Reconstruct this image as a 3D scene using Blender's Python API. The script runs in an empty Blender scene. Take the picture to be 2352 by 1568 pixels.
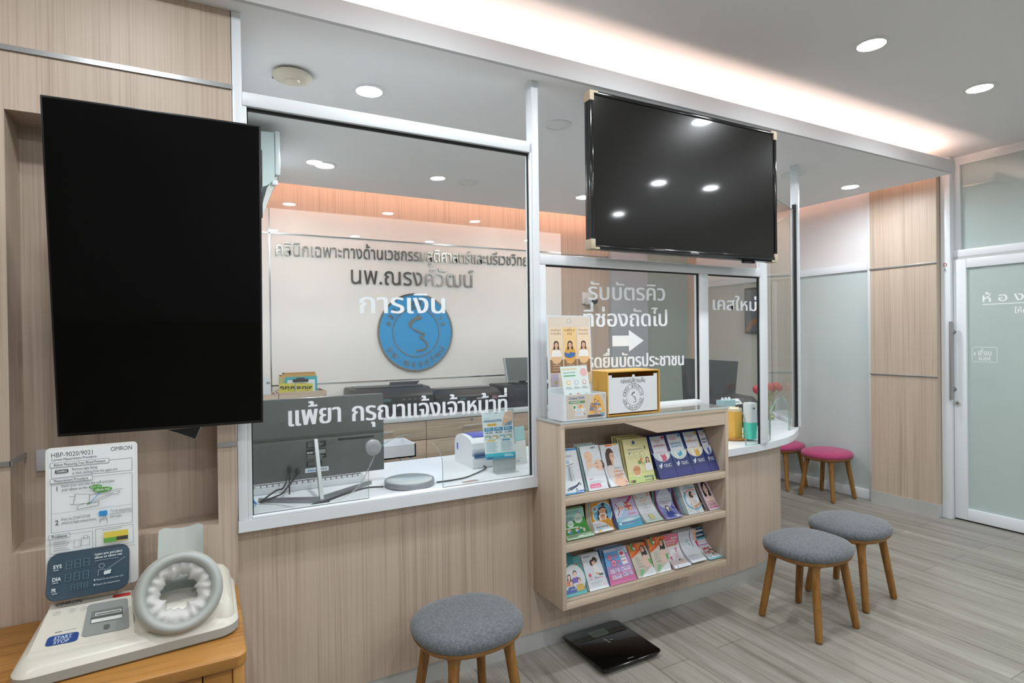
import bpy, bmesh, math, random
from mathutils import Vector, Matrix
random.seed(7)
sc = bpy.context.scene
COL = sc.collection
# ---------------------------------------------------------------- camera
IW, IH, FP = 2352, 1568, 1313.8
YAW, PIT, ROL, CZ = .49247, -.00636, -.012396, 1.45
_F = Vector((math.sin(YAW)*math.cos(PIT), math.cos(YAW)*math.cos(PIT), math.sin(PIT)))
_r = Vector((math.cos(YAW), -math.sin(YAW), 0)); _u = _r.cross(_F)
CR = _r*math.cos(ROL) + _u*math.sin(ROL); CU = -_r*math.sin(ROL) + _u*math.cos(ROL)
CP = Vector((0, 0, CZ))
cam = bpy.data.cameras.new('camera'); cam.sensor_width = 36; cam.lens = FP/IW*36; cam.clip_start = .05
cam_o = bpy.data.objects.new('camera', cam); COL.objects.link(cam_o)
mw = Matrix((CR, CU, -_F)).transposed().to_4x4(); mw.translation = CP
cam_o.matrix_world = mw; sc.camera = cam_o
def ray(px, py): return CR*((px-IW/2)/FP) - CU*((py-IH/2)/FP) + _F
def PZ(px, py, z=0): d = ray(px, py); return CP + d*((z-CZ)/d.z)
def PY(px, py, y): d = ray(px, py); return CP + d*(y/d.y)
def PX(px, py, x): d = ray(px, py); return CP + d*(x/d.x)
# ---------------------------------------------------------------- world, exposure
w = bpy.data.worlds.new('world'); sc.world = w; w.use_nodes = True
w.node_tree.nodes['Background'].inputs[0].default_value = (.8, .87, 1, 1)
w.node_tree.nodes['Background'].inputs[1].default_value = .02
vs = sc.view_settings; vs.view_transform = 'Standard'; vs.look = 'None'; vs.exposure = 1.15; vs.gamma = 1
LAMP = 140.0      # radiance of a lit downlight diffuser in the waiting room
LAMP2 = 160.0     # and in the soffit over the reception
COVE = 19.0      # radiance of the cove strips
LAMP_COL = (.93, .97, 1.0); COVE_COL = (1.0, .70, .59)
# ---------------------------------------------------------------- materials
def lin(h):
    h = h.lstrip('#'); o = []
    for i in (0, 2, 4):
        c = int(h[i:i+2], 16)/255; o.append(c/12.92 if c <= .04045 else ((c+.055)/1.055)**2.4)
    return (*o, 1)
_M = {}
def mat(col, rough=.5, metal=0, spec=.5, coat=0, crough=.03, trans=0):
    k = (col, rough, metal, spec, coat, crough, trans)
    if k in _M: return _M[k]
    m = bpy.data.materials.new('paint_'+col.strip('#')); m.use_nodes = True
    b = m.node_tree.nodes['Principled BSDF']; I = b.inputs
    I['Base Color'].default_value = lin(col); I['Roughness'].default_value = rough; I['Metallic'].default_value = metal
    I['Specular IOR Level'].default_value = spec; I['Coat Weight'].default_value = coat; I['Coat Roughness'].default_value = crough
    I['Transmission Weight'].default_value = trans
    _M[k] = m; return m
def nodes(name):
    m = bpy.data.materials.new(name); m.use_nodes = True; nt = m.node_tree
    return m, nt, nt.nodes['Principled BSDF'], (lambda t, **k: _nn(nt, t, **k))
def _nn(nt, t, **k):
    n = nt.nodes.new(t)
    for a, v in k.items():
        if a[0] == 'i': n.inputs[int(a[1:])].default_value = v
        else: setattr(n, a, v)
    return n
def ramp(nt, fac, stops):
    r = nt.nodes.new('ShaderNodeValToRGB'); e = r.color_ramp.elements
    while len(e) < len(stops): e.new(.5)
    for el, (p, c) in zip(e, stops): el.position = p; el.color = lin(c)
    nt.links.new(fac, r.inputs[0]); return r
def streaks(name, cols, s1, s2, rough=.45, space='pos', bump=0, spec=.4):
    m, nt, b, N = nodes(name); L = nt.links.new
    src = N('ShaderNodeNewGeometry').outputs['Position'] if space == 'pos' else N('ShaderNodeTexCoord').outputs['Object']
    fac = None
    for s, wgt in ((s1, .6), (s2, .4)):
        mp = N('ShaderNodeMapping'); mp.inputs['Scale'].default_value = s; L(src, mp.inputs[0])
        nz = N('ShaderNodeTexNoise'); nz.inputs['Scale'].default_value = 1; nz.inputs['Detail'].default_value = 4; nz.inputs['Roughness'].default_value = .6
        L(mp.outputs[0], nz.inputs['Vector'])
        mu = N('ShaderNodeMath', operation='MULTIPLY', i1=wgt); L(nz.outputs['Fac'], mu.inputs[0])
        if fac is None: fac = mu.outputs[0]
        else:
            ad = N('ShaderNodeMath', operation='ADD'); L(fac, ad.inputs[0]); L(mu.outputs[0], ad.inputs[1]); fac = ad.outputs[0]
    n = len(cols); r = ramp(nt, fac, [(.36+.28*i/(n-1), c) for i, c in enumerate(cols)])
    L(r.outputs[0], b.inputs['Base Color']); b.inputs['Roughness'].default_value = rough; b.inputs['Specular IOR Level'].default_value = spec
    if bump:
        bp = N('ShaderNodeBump'); bp.inputs['Strength'].default_value = bump; bp.inputs['Distance'].default_value = .001
        L(fac, bp.inputs['Height']); L(bp.outputs[0], b.inputs['Normal'])
    return m
VEN = streaks('ash_veneer', ['#a99788', '#b8a695', '#c2b1a0', '#bdab9b'], (130, 130, 1.2), (17, 17, .4), .42)
VENH = streaks('ash_veneer_shelf', ['#a6937f', '#bba995', '#c8b6a2', '#c0af9b'], (2, 60, 60), (.8, 14, 14), .42)
OAK = streaks('honey_oak', ['#6f4a1e', '#8a5f2a', '#9c7038', '#946832'], (3, 45, 45), (1, 12, 12), .42)
OAKT = streaks('table_oak', ['#8c5a28', '#a06e34', '#ae7c3e', '#a87638'], (2.2, 50, 50), (.9, 10, 10), .4)
LEGW = streaks('leg_oak', ['#65431b', '#805726', '#956a34', '#8b612d'], (60, 60, 5), (18, 18, 1.5), .42, 'obj')
STEEL = mat('#a9aaaa', .3, .75); STEELD = mat('#c9cbca', .28, .4)
CHROME = mat('#c9cbcd', .12, 1)
WHITE = mat('#dfe4e8', .32); WPAINT = mat('#edeeef', .7, spec=.2); PLASTIC = mat('#e6e8e8', .35)
SOLID = mat('#d9dee2', .22); BLACK = mat('#0b0b0c', .3); DARK = mat('#26282a', .45); SEAL = mat('#0a0b0c', .6)
def fabric(name, a, b_):
    m, nt, b, N = nodes(name); L = nt.links.new; tc = N('ShaderNodeTexCoord')
    nz = N('ShaderNodeTexNoise'); nz.inputs['Scale'].default_value = 420; nz.inputs['Detail'].default_value = 3; L(tc.outputs['Object'], nz.inputs['Vector'])
    n2 = N('ShaderNodeTexNoise'); n2.inputs['Scale'].default_value = 90; L(tc.outputs['Object'], n2.inputs['Vector'])
    ad = N('ShaderNodeMath', operation='MULTIPLY_ADD', i1=.35); L(n2.outputs['Fac'], ad.inputs[0])
    mu = N('ShaderNodeMath', operation='MULTIPLY', i1=.65); L(nz.outputs['Fac'], mu.inputs[0]); L(mu.outputs[0], ad.inputs[2])
    r = ramp(nt, ad.outputs[0], [(.4, a), (.62, b_)]); L(r.outputs[0], b.inputs['Base Color']); b.inputs['Roughness'].default_value = .95
    b.inputs['Specular IOR Level'].default_value = .1; b.inputs['Sheen Weight'].default_value = .25
    bp = N('ShaderNodeBump'); bp.inputs['Strength'].default_value = .35; bp.inputs['Distance'].default_value = .001
    L(nz.outputs['Fac'], bp.inputs['Height']); L(bp.outputs[0], b.inputs['Normal']); return m
GREYF = fabric('grey_felt', '#52565a', '#73777b'); PINKF = fabric('pink_felt', '#9c3a62', '#ba5079')
def floor_mat():
    m, nt, b, N = nodes('grey_oak_planks'); L = nt.links.new; g = N('ShaderNodeNewGeometry')
    sx = N('ShaderNodeSeparateXYZ'); L(g.outputs['Position'], sx.inputs[0]); cb = N('ShaderNodeCombineXYZ')
    ay = N('ShaderNodeMath', operation='ADD', i1=.10+9.76); L(sx.outputs[1], ay.inputs[0]); L(ay.outputs[0], cb.inputs[0])
    ax = N('ShaderNodeMath', operation='ADD', i1=.03+8.75); L(sx.outputs[0], ax.inputs[0]); L(ax.outputs[0], cb.inputs[1])
    bt = N('ShaderNodeTexBrick', offset=.37, offset_frequency=2); I = bt.inputs
    I['Color1'].default_value = lin('#a9a7a0'); I['Color2'].default_value = lin('#9e9c96'); I['Mortar'].default_value = lin('#6f6a60')
    I['Scale'].default_value = 1; I['Mortar Size'].default_value = .0016; I['Mortar Smooth'].default_value = .1; I['Brick Width'].default_value = 1.22; I['Row Height'].default_value = .175
    L(cb.outputs[0], bt.inputs[0])
    fac = []
    for s in ((38, 1.6, 1), (9, .55, 1), (150, 7, 1)):
        mp = N('ShaderNodeMapping'); mp.inputs['Scale'].default_value = s; L(g.outputs['Position'], mp.inputs[0])
        nz = N('ShaderNodeTexNoise'); nz.inputs['Scale'].default_value = 1; nz.inputs['Detail'].default_value = 5; L(mp.outputs[0], nz.inputs['Vector']); fac.append(nz.outputs['Fac'])
    a = N('ShaderNodeMath', operation='ADD'); L(fac[0], a.inputs[0]); L(fac[1], a.inputs[1])
    a2 = N('ShaderNodeMath', operation='MULTIPLY_ADD', i1=.5); L(fac[2], a2.inputs[0]); L(a.outputs[0], a2.inputs[2])
    hv = N('ShaderNodeMath', operation='MULTIPLY', i1=.4); L(a2.outputs[0], hv.inputs[0])
    r = ramp(nt, hv.outputs[0], [(.36, '#9b958a'), (.48, '#d0cdc6'), (.62, '#f2f1ee')])
    mx = N('ShaderNodeMix', data_type='RGBA', blend_type='MULTIPLY'); mx.inputs[0].default_value = .85; L(bt.outputs['Color'], mx.inputs[6]); L(r.outputs[0], mx.inputs[7])
    L(mx.outputs[2], b.inputs['Base Color']); b.inputs['Roughness'].default_value = .42; b.inputs['Specular IOR Level'].default_value = .4
    bp = N('ShaderNodeBump'); bp.inputs['Strength'].default_value = .25; bp.inputs['Distance'].default_value = .002; L(hv.outputs[0], bp.inputs['Height']); L(bp.outputs[0], b.inputs['Normal'])
    return m
FLOOR = floor_mat()
def glass_mat(name, tint, f0=.045):
    m = bpy.data.materials.new(name); m.use_nodes = True; nt = m.node_tree; nt.nodes.clear(); L = nt.links.new
    N = lambda t, **k: _nn(nt, t, **k)
    g = N('ShaderNodeNewGeometry'); dt = N('ShaderNodeVectorMath', operation='DOT_PRODUCT'); L(g.outputs['Normal'], dt.inputs[0]); L(g.outputs['Incoming'], dt.inputs[1])
    ab = N('ShaderNodeMath', operation='ABSOLUTE'); L(dt.outputs['Value'], ab.inputs[0]); om = N('ShaderNodeMath', operation='SUBTRACT', i0=1.0); L(ab.outputs[0], om.inputs[1])
    p = N('ShaderNodeMath', operation='POWER', i1=5.0); L(om.outputs[0], p.inputs[0]); s = N('ShaderNodeMath', operation='MULTIPLY_ADD', i1=1-f0, i2=f0); L(p.outputs[0], s.inputs[0])
    t = N('ShaderNodeBsdfTransparent'); t.inputs[0].default_value = (*tint, 1); gl = N('ShaderNodeBsdfGlossy'); gl.inputs['Roughness'].default_value = .0
    mx = N('ShaderNodeMixShader'); L(s.outputs[0], mx.inputs[0]); L(t.outputs[0], mx.inputs[1]); L(gl.outputs[0], mx.inputs[2])
    o = N('ShaderNodeOutputMaterial'); L(mx.outputs[0], o.inputs[0]); return m
GLASS = glass_mat('clear_glass', (.975, .985, .98)); ACRYL = glass_mat('clear_acrylic', (.97, .98, .98), .03)
GEDGE = mat('#7f9a93', .1, spec=.6); AEDGE = mat('#b9c4c4', .15)
def frosted(name, col, rough=.5, coat=.9): return mat(col, rough, spec=.3, coat=coat, crough=.02)
FROST = frosted('frost', '#aebdba'); FROST2 = frosted('frost', '#b7b9b0', coat=.35); FROSTW = frosted('frost', '#d8d9dc', coat=.6)
def emit(name, col, s):
    m = bpy.data.materials.new(name); m.use_nodes = True; nt = m.node_tree; nt.nodes.clear()
    e = nt.nodes.new('ShaderNodeEmission'); e.inputs[0].default_value = (*col, 1); e.inputs[1].default_value = s
    o = nt.nodes.new('ShaderNodeOutputMaterial'); nt.links.new(e.outputs[0], o.inputs[0]); return m
LIT = emit('lamp_diffuser', LAMP_COL, LAMP); LIT2 = emit('soffit_lamp_diffuser', LAMP_COL, LAMP2); STRIP = emit('led_strip', COVE_COL, COVE); STRIP2 = emit('led_strip_end', (1.0, .48, .28), COVE*.22); STRIP3 = emit('led_strip_rear', (1.0, .55, .41), COVE*1.35)
# ---------------------------------------------------------------- object helpers
class B:
    """collects shapes, links them as ONE mesh object"""
    def __init__(s): s.bm = bmesh.new(); s.ms = []
    def mi(s, m):
        if m not in s.ms: s.ms.append(m)
        return s.ms.index(m)
    def faces(s, vs, fs, m):
        i = s.mi(m); v = [s.bm.verts.new(p) for p in vs]; out = []
        for f in fs:
            try: q = s.bm.faces.new([v[k] for k in f]); q.material_index = i; out.append(q)
            except ValueError: pass
        return out
    def box(s, x0, y0, z0, x1, y1, z1, m, r=0, seg=2, M=None):
        t = bmesh.new(); bmesh.ops.create_cube(t, size=1)
        for v in t.verts: v.co = Vector(((x0+x1)/2+(x1-x0)*v.co.x, (y0+y1)/2+(y1-y0)*v.co.y, (z0+z1)/2+(z1-z0)*v.co.z))
        if r: bmesh.ops.bevel(t, geom=t.edges[:], offset=r, segments=seg, profile=.5, affect='EDGES')
        s.add(t, m, M); return s
    def add(s, t, m, M=None):
        if M: bmesh.ops.transform(t, matrix=M, verts=t.verts)
        t.verts.index_update(); s.faces([v.co.copy() for v in t.verts], [[v.index for v in f.verts] for f in t.faces], m); t.free()
    def prism(s, pts, d, m, side=None, r=0):
        """polygon of 3D points pushed along vector d; side = material of the edge faces"""
        d = Vector(d); n = len(pts); a = [Vector(p) for p in pts]; nrm = Vector((0, 0, 0))
        for i in range(n): nrm += a[i].cross(a[(i+1) % n])
        if nrm.dot(d) > 0: a.reverse()
        if r:
            t = bmesh.new(); v = [t.verts.new(p) for p in a+[p+d for p in a]]
            t.faces.new(v[:n]); t.faces.new(v[n:][::-1])
            for i in range(n): j = (i+1) % n; t.faces.new((v[i], v[i+n], v[j+n], v[j]))
            bmesh.ops.bevel(t, geom=t.edges[:], offset=r, segments=2, profile=.5, affect='EDGES'); s.add(t, m); return s
        vs_ = a+[p+d for p in a]
        s.faces(vs_, [list(range(n)), list(range(2*n-1, n-1, -1))], m)
        s.faces(vs_, [(i, i+n, (i+1) % n+n, (i+1) % n) for i in range(n)], side or m); return s
    def loft(s, rings, m, cap=True, closed=True):
        n = len(rings[0]); v = [p for r in rings for p in r]; fs = []
        for k in range(len(rings)-1):
            for i in range(n if closed else n-1): j = (i+1) % n; fs.append((k*n+i, k*n+j, (k+1)*n+j, (k+1)*n+i))
        if cap: fs += [list(range(n))[::-1], [(len(rings)-1)*n+i for i in range(n)]]
        s.faces(v, fs, m); return s
    def lathe(s, prof, c, ax, m, seg=32, cap=True):
        """prof: (radius, distance along ax) from c"""
        c = Vector(c); ax = Vector(ax).normalized(); a = ax.orthogonal().normalized(); b = ax.cross(a)
        s.loft([[c+ax*t+(a*math.cos(2*math.pi*i/seg)+b*math.sin(2*math.pi*i/seg))*max(r, 1e-5) for i in range(seg)] for r, t in prof], m, cap); return s
    def cyl(s, p0, p1, r0, m, r1=None, seg=20):
        p0, p1 = Vector(p0), Vector(p1); s.lathe([(r0, 0), (r1 if r1 is not None else r0, (p1-p0).length)], p0, p1-p0, m, seg); return s
    def tube(s, pts, r, m, seg=8):
        pts = [Vector(p) for p in pts]; rings = []; up = Vector((.3, .2, .93))
        for i, p in enumerate(pts):
            t = (pts[min(i+1, len(pts)-1)]-pts[max(i-1, 0)]).normalized(); a = t.cross(up).normalized(); b = t.cross(a)
            rr = r[i] if isinstance(r, (list, tuple)) else r
            rings.append([p+(a*math.cos(2*math.pi*k/seg)+b*math.sin(2*math.pi*k/seg))*rr for k in range(seg)])
        s.loft(rings, m); return s
    def build(s, name, parent=None, smooth=40, org=None):
        bmesh.ops.recalc_face_normals(s.bm, faces=s.bm.faces[:])
        me = bpy.data.meshes.new(name); s.bm.to_mesh(me); s.bm.free()
        for m in s.ms: me.materials.append(m)
        if smooth:
            me.polygons.foreach_set('use_smooth', [True]*len(me.polygons)); me.set_sharp_from_angle(angle=math.radians(smooth))
        o = bpy.data.objects.new(name, me); COL.objects.link(o)
        if org is not None:
            me.transform(Matrix.Translation(-Vector(org))); o.location = org
        if parent:
            o.parent = parent
            if org is None: o.location = -Vector(parent.location)
            else: o.location = Vector(org)-Vector(parent.location)
        return o
def cr(pts, n=8):
    """smooth path through points"""
    P = [Vector(p) for p in pts]; P = [P[0]*2-P[1]]+P+[P[-1]*2-P[-2]]; out = []
    for i in range(1, len(P)-2):
        for k in range(n):
            t = k/n; a, b, c, d = P[i-1:i+3]
            out.append(.5*((2*b)+(c-a)*t+(2*a-5*b+4*c-d)*t*t+(3*b-a-3*c+d)*t**3))
    return out+[P[-2]]
def sup(cx, cy, z, a, b, n=2.5, seg=40):
    o = []
    for i in range(seg):
        t = 2*math.pi*i/seg; c, s_ = math.cos(t), math.sin(t)
        o.append(Vector((cx+a*math.copysign(abs(c)**(2/n), c), cy+b*math.copysign(abs(s_)**(2/n), s_), z)))
    return o
def rrect(x0, y0, x1, y1, r, k=5):
    o = []
    for cx, cy, a0 in ((x1-r, y1-r, 0), (x0+r, y1-r, 90), (x0+r, y0+r, 180), (x1-r, y0+r, 270)):
        for i in range(k+1): t = math.radians(a0+90*i/k); o.append((cx+r*math.cos(t), cy+r*math.sin(t)))
    return o
def tag(o, label, cat, group=None):
    o['label'] = label; o['category'] = cat
    if group: o['group'] = group
    return o
def thing(name, label, cat, loc, group=None):
    o = bpy.data.objects.new(name, None); COL.objects.link(o); o.location = loc; o.empty_display_size = .05
    return tag(o, label, cat, group)
def struct(o): o['kind'] = 'structure'; return o
def room(name, loc=(0, 0, 0)):
    o = bpy.data.objects.new(name, None); COL.objects.link(o); o.location = loc; return struct(o)
# ---------------------------------------------------------------- lettering and printing
_G = {}
def _raw(txt, bold):
    c = bpy.data.curves.new('t', 'FONT'); c.body = txt; c.size = 1; c.resolution_u = 3; c.offset = bold
    o = bpy.data.objects.new('t', c); m = o.to_mesh()
    vs_ = [(v.co.x, v.co.y) for v in m.vertices]; fs = [tuple(p.vertices) for p in m.polygons]
    o.to_mesh_clear(); bpy.data.objects.remove(o); bpy.data.curves.remove(c); return vs_, fs
UPV, TONE = '\u0e31\u0e34\u0e35\u0e36\u0e37', '\u0e48\u0e49\u0e4a\u0e4b\u0e4c'
def glyphs(txt, bold=0):
    k = (txt, bold)
    if k not in _G:
        base, lifted = '', []
        for ch in txt:                      # a tone mark over an upper vowel sits one step higher
            if ch in TONE and base and base[-1] in UPV: lifted.append((ch, base))
            else: base += ch
        vs_, fs = _raw(base, bold)
        for ch, pre in lifted:
            adv = max(p[0] for p in _raw(pre+'.', 0)[0])-max(p[0] for p in _raw('.', 0)[0]); tv, tf = _raw(ch, bold); n0 = len(vs_)
            vs_ += [(x+adv, y+.17) for x, y in tv]; fs += [tuple(i+n0 for i in f) for f in tf]
        if not vs_: vs_ = [(0, 0), (.1, 0), (.1, .1)]; fs = [(0, 1, 2)]
        x0 = min(p[0] for p in vs_); x1 = max(p[0] for p in vs_)
        _G[k] = ([(x-x0, y) for x, y in vs_], fs, x1-x0)
    return _G[k]
class Sheet:
    """paper or panel face from four corners; curl bends the foot forward"""
    def __init__(s, bl, br, tl, tr, curl=0, bow=0):
        s.c = [Vector(p) for p in (bl, br, tl, tr)]; bl, br, tl, tr = s.c
        s.n = (br-bl).cross(tl-bl).normalized(); s.W = ((br-bl).length+(tr-tl).length)/2; s.H = ((tl-bl).length+(tr-br).length)/2
        s.curl = curl; s.bow = bow
    def __call__(s, u, v, o=0):
        bl, br, tl, tr = s.c; Bt = bl.lerp(br, u); T = tl.lerp(tr, u); mid = (Bt+T)/2
        K = Vector((mid.x, T.y, Bt.z)); ctl = mid.lerp(K, s.curl)+s.n*s.bow
        return Bt*(1-v)**2+ctl*2*v*(1-v)+T*v*v+s.n*o
    def body(s, b, m, th=.0012, back=None, nv=None):
        nv = nv or (8 if s.curl or s.bow else 1); vs_ = []
        for k in range(nv+1):
            for u in (0, 1): vs_.append(s(u, k/nv, 0))
            for u in (1, 0): vs_.append(s(u, k/nv, -th))
        fr, bk = [], []
        for k in range(nv):
            a = 4*k; fr.append((a, a+1, a+5, a+4)); bk += [(a+1, a+2, a+6, a+5), (a+2, a+3, a+7, a+6), (a+3, a, a+4, a+7)]
        b.faces(vs_, fr, m); b.faces(vs_, bk+[(0, 3, 2, 1), (4*nv, 4*nv+1, 4*nv+2, 4*nv+3)], back or m)
class Ink:
    """prints flat shapes on a Sheet, each a hair above the last"""
    def __init__(s, b, S, o=.0003, st=.00003, rough=.45): s.b, s.S, s.o, s.st, s.rg = b, S, o, st, rough
    def m(s, c): return c if not isinstance(c, str) else mat(c, s.rg)
    def poly(s, pts, c, curve=False):
        s.o += s.st
        if not (s.S.curl or s.S.bow): s.b.faces([s.S(u, v, s.o) for u, v in pts], [list(range(len(pts)))], s.m(c)); return
        t = bmesh.new(); f = t.faces.new([t.verts.new((u, v, 0)) for u, v in pts]); bmesh.ops.triangulate(t, faces=[f])
        for k in range(1, 10): bmesh.ops.bisect_plane(t, geom=t.verts[:]+t.edges[:]+t.faces[:], plane_co=(0, k/10, 0), plane_no=(0, 1, 0), dist=1e-5)
        for v in t.verts: v.co = s.S(v.co.x, v.co.y, s.o)
        s.b.add(t, s.m(c))
    def rect(s, u0, v0, u1, v1, c):
        s.o += s.st; n = 6 if s.S.curl or s.S.bow else 1; vs_ = []
        for k in range(n+1): v = v0+(v1-v0)*k/n; vs_ += [s.S(u0, v, s.o), s.S(u1, v, s.o)]
        s.b.faces(vs_, [(2*k, 2*k+1, 2*k+3, 2*k+2) for k in range(n)], s.m(c))
    def ell(s, u, v, ru, rv, c, seg=20, a0=0, a1=360):
        s.poly([(u+ru*math.cos(math.radians(a0+(a1-a0)*i/seg)), v+rv*math.sin(math.radians(a0+(a1-a0)*i/seg))) for i in range(seg if a1-a0 == 360 else seg+1)], c)
    def circ(s, u, v, r, c): s.ell(u, v, r, r*s.S.W/s.S.H, c)
    def ring(s, u, v, r, w_, c, a0=0, a1=360, seg=28):
        k = s.S.W/s.S.H; s.o += s.st; vs_ = []
        for i in range(seg+1):
            t = math.radians(a0+(a1-a0)*i/seg)
            for q in (r-w_, r): vs_.append(s.S(u+q*math.cos(t), v+q*k*math.sin(t), s.o))
        s.b.faces(vs_, [(2*i, 2*i+1, 2*i+3, 2*i+2) for i in range(seg)], s.m(c))
    def line(s, pts, w_, c):
        k = s.S.W/s.S.H; s.o += s.st
        for (a, b_), (c_, d) in zip(pts, pts[1:]):
            dx, dy = c_-a, (d-b_)/k; l = math.hypot(dx, dy) or 1; nx, ny = -dy/l*w_/2, dx/l*w_/2*k
            s.b.faces([s.S(a+nx, b_+ny, s.o), s.S(a-nx, b_-ny, s.o), s.S(c_-nx, d-ny, s.o), s.S(c_+nx, d+ny, s.o)], [(0, 1, 2, 3)], s.m(c))
    def rows(s, u0, u1, v, n, dv, h, c):
        """n lines of print too small to read"""
        for i in range(n): s.rect(u0, v-i*dv-h, u0+(u1-u0)*(.72+.28*((i*37+11) % 10)/10), v-i*dv, c)
    def text(s, txt, u, v, h, c, w_=None, bold=0, al='l', rot=0):
        """cap height about .7 h (in sheet heights); w_ fits the width (in sheet widths)"""
        vs_, fs, wd = glyphs(txt, bold); s.o += s.st; k = h*s.S.H/s.S.W
        if w_: k = w_/wd
        x0 = {'l': 0, 'c': -.5, 'r': -1}[al]*wd*k; cs, sn = math.cos(rot), math.sin(rot); q = s.S.H/s.S.W; out = []
        for x, y in vs_:
            a, b_ = x*k+x0, y*h*q; out.append(s.S(u+a*cs-b_*sn, v+(a*sn+b_*cs)/q, s.o))
        s.b.faces(out, fs, s.m(c))
    def arc(s, txt, u, v, r, h, c, a0, a1, inward=False, bold=0):
        """letters around a circle from a0 to a1 degrees; r, h in sheet widths"""
        k = s.S.W/s.S.H; cl = []
        for ch in txt:
            if cl and ch in '\u0e31\u0e34\u0e35\u0e36\u0e37\u0e38\u0e39\u0e47\u0e48\u0e49\u0e4a\u0e4b\u0e4c': cl[-1] += ch
            else: cl.append(ch)
        s.o += s.st
        for i, ch in enumerate(cl):
            if ch == ' ': continue
            t = math.radians(a0+(a1-a0)*i/(len(cl)-1)); vs_, fs, wd = glyphs(ch, bold); out = []
            e = Vector((math.cos(t), math.sin(t))); tx = Vector((-e.y, e.x)) if inward else Vector((e.y, -e.x)); ty = -e if inward else e
            for x, y in vs_:
                p = e*r+tx*(x-wd/2)*h+ty*y*h; out.append(s.S(u+p.x, v+p.y*k, s.o))
            s.b.faces(out, fs, s.m(c))
    def woman(s, u, v, h, hair='#3a2a22', top='#e7d9cf', skin='#e2b79a', long=True):
        """head and shoulders, chin at v, head height h"""
        k = s.S.H/s.S.W; r = h*k
        if long: s.poly([(u-.42*r, v+.55*h), (u-.55*r, v-.55*h), (u+.55*r, v-.55*h), (u+.42*r, v+.55*h)], hair)
        s.ell(u, v+.58*h, .46*r, .5*h, hair)
        s.poly([(u-.95*r, v-1.3*h), (u-.8*r, v-.42*h), (u-.2*r, v-.18*h), (u+.2*r, v-.18*h), (u+.8*r, v-.42*h), (u+.95*r, v-1.3*h)], top)
        s.poly([(u-.15*r, v+.15*h), (u-.2*r, v-.2*h), (u, v-.4*h), (u+.2*r, v-.2*h), (u+.15*r, v+.15*h)], skin)
        s.ell(u, v+.42*h, .32*r, .42*h, skin)
        s.ell(u-.13*r, v+.47*h, .05*r, .025*h, '#4a3a34', 8); s.ell(u+.13*r, v+.47*h, .05*r, .025*h, '#4a3a34', 8); s.ell(u, v+.2*h, .09*r, .03*h, '#b8545c', 8)
    def logo(s, u, v, H, c, w_=.02):
        """line drawing of an expectant mother in profile"""
        k = s.S.H/s.S.W*H
        P = lambda pts: [(u+x*k, v+y*H) for x, y in pts]
        s.poly(P([(.12, 1), (.1, .9), (.2, .86), (.17, .78), (.02, .76), (-.14, .66), (-.2, .54), (-.12, .45), (-.26, .5), (-.3, .62), (-.22, .75), (-.04, .84), (.04, .92)]), c)
        for a in (cr([(-.12, .45, 0), (.1, .33, 0), (.3, .24, 0), (.12, .14, 0)], 5), cr([(.12, .14, 0), (.3, .02, 0), (.4, -.14, 0), (.3, -.28, 0), (-.02, -.34, 0)], 5)):
            s.line(P([(p.x, p.y) for p in a]), w_, c)
def lettering(name, txt, pts, m, depth, parent=None, bold=0, h=None, fat=0):
    """raised letters on the plane through bl, br, tl (pts); baseline at bl, fits width bl-br; cap height from h"""
    bl, br, tl = [Vector(p) for p in pts]; vs_, fs, wd = glyphs(txt, bold); X = br-bl; Yv = (tl-bl).normalized()
    hh = h or X.length/wd; n = X.cross(Yv).normalized(); t = bmesh.new()
    V = [t.verts.new(bl+X*(x/wd)+Yv*(y*hh)) for x, y in vs_]
    for f in fs:
        try: t.faces.new([V[i] for i in f])
        except ValueError: pass
    if depth:
        bmesh.ops.recalc_face_normals(t, faces=t.faces[:]); g = bmesh.ops.extrude_face_region(t, geom=t.faces[:])
        bmesh.ops.translate(t, vec=n*depth, verts=[e for e in g['geom'] if isinstance(e, bmesh.types.BMVert)])
    b = B()
    for i, q in enumerate((-1, 1) if fat else ()):
        c = t.copy(); bmesh.ops.translate(c, vec=X.normalized()*fat*q+n*.0002*(i+1), verts=c.verts); b.add(c, m)
    b.add(t, m); return b.build(name, parent, smooth=0)
# ================================================================ THE SETTING
YC, YB, XR, ZS, ZC = 2.245, 4.89, 5.15, 2.615, 2.81
XL, YF = -2.4, -4.6
struct(B().box(XL-.1, YF-.1, -.1, XR+.2, YB+.2, 0, FLOOR).build('floor'))
struct(B().box(XL-.1, YF-.1, ZC, XR+.2, YB+.2, ZC+.1, WPAINT).build('ceiling'))
# dropped soffit over the reception: slab with an upstand lip that hides the light strips
b = B(); X1, Y0, Y1 = 4.853, 2.155, 4.53
b.box(XL, Y0, ZS, X1, Y1, ZS+.025, WPAINT)
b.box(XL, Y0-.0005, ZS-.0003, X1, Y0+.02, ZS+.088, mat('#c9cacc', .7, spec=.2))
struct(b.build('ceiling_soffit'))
b = B()
b.box(XL+.05, Y0+.12, ZS+.026, X1-.12, Y0+.135, ZS+.036, STRIP).box(X1-.035, Y0+.12, ZS+.026, X1-.02, Y1-.04, ZS+.036, STRIP2).box(.2, Y1-.035, ZS+.026, X1-.04, Y1-.02, ZS+.036, STRIP3)
o = b.build('led_strip'); tag(o, 'warm LED strip lying in the cove on top of the dropped soffit', 'light strip')
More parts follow.
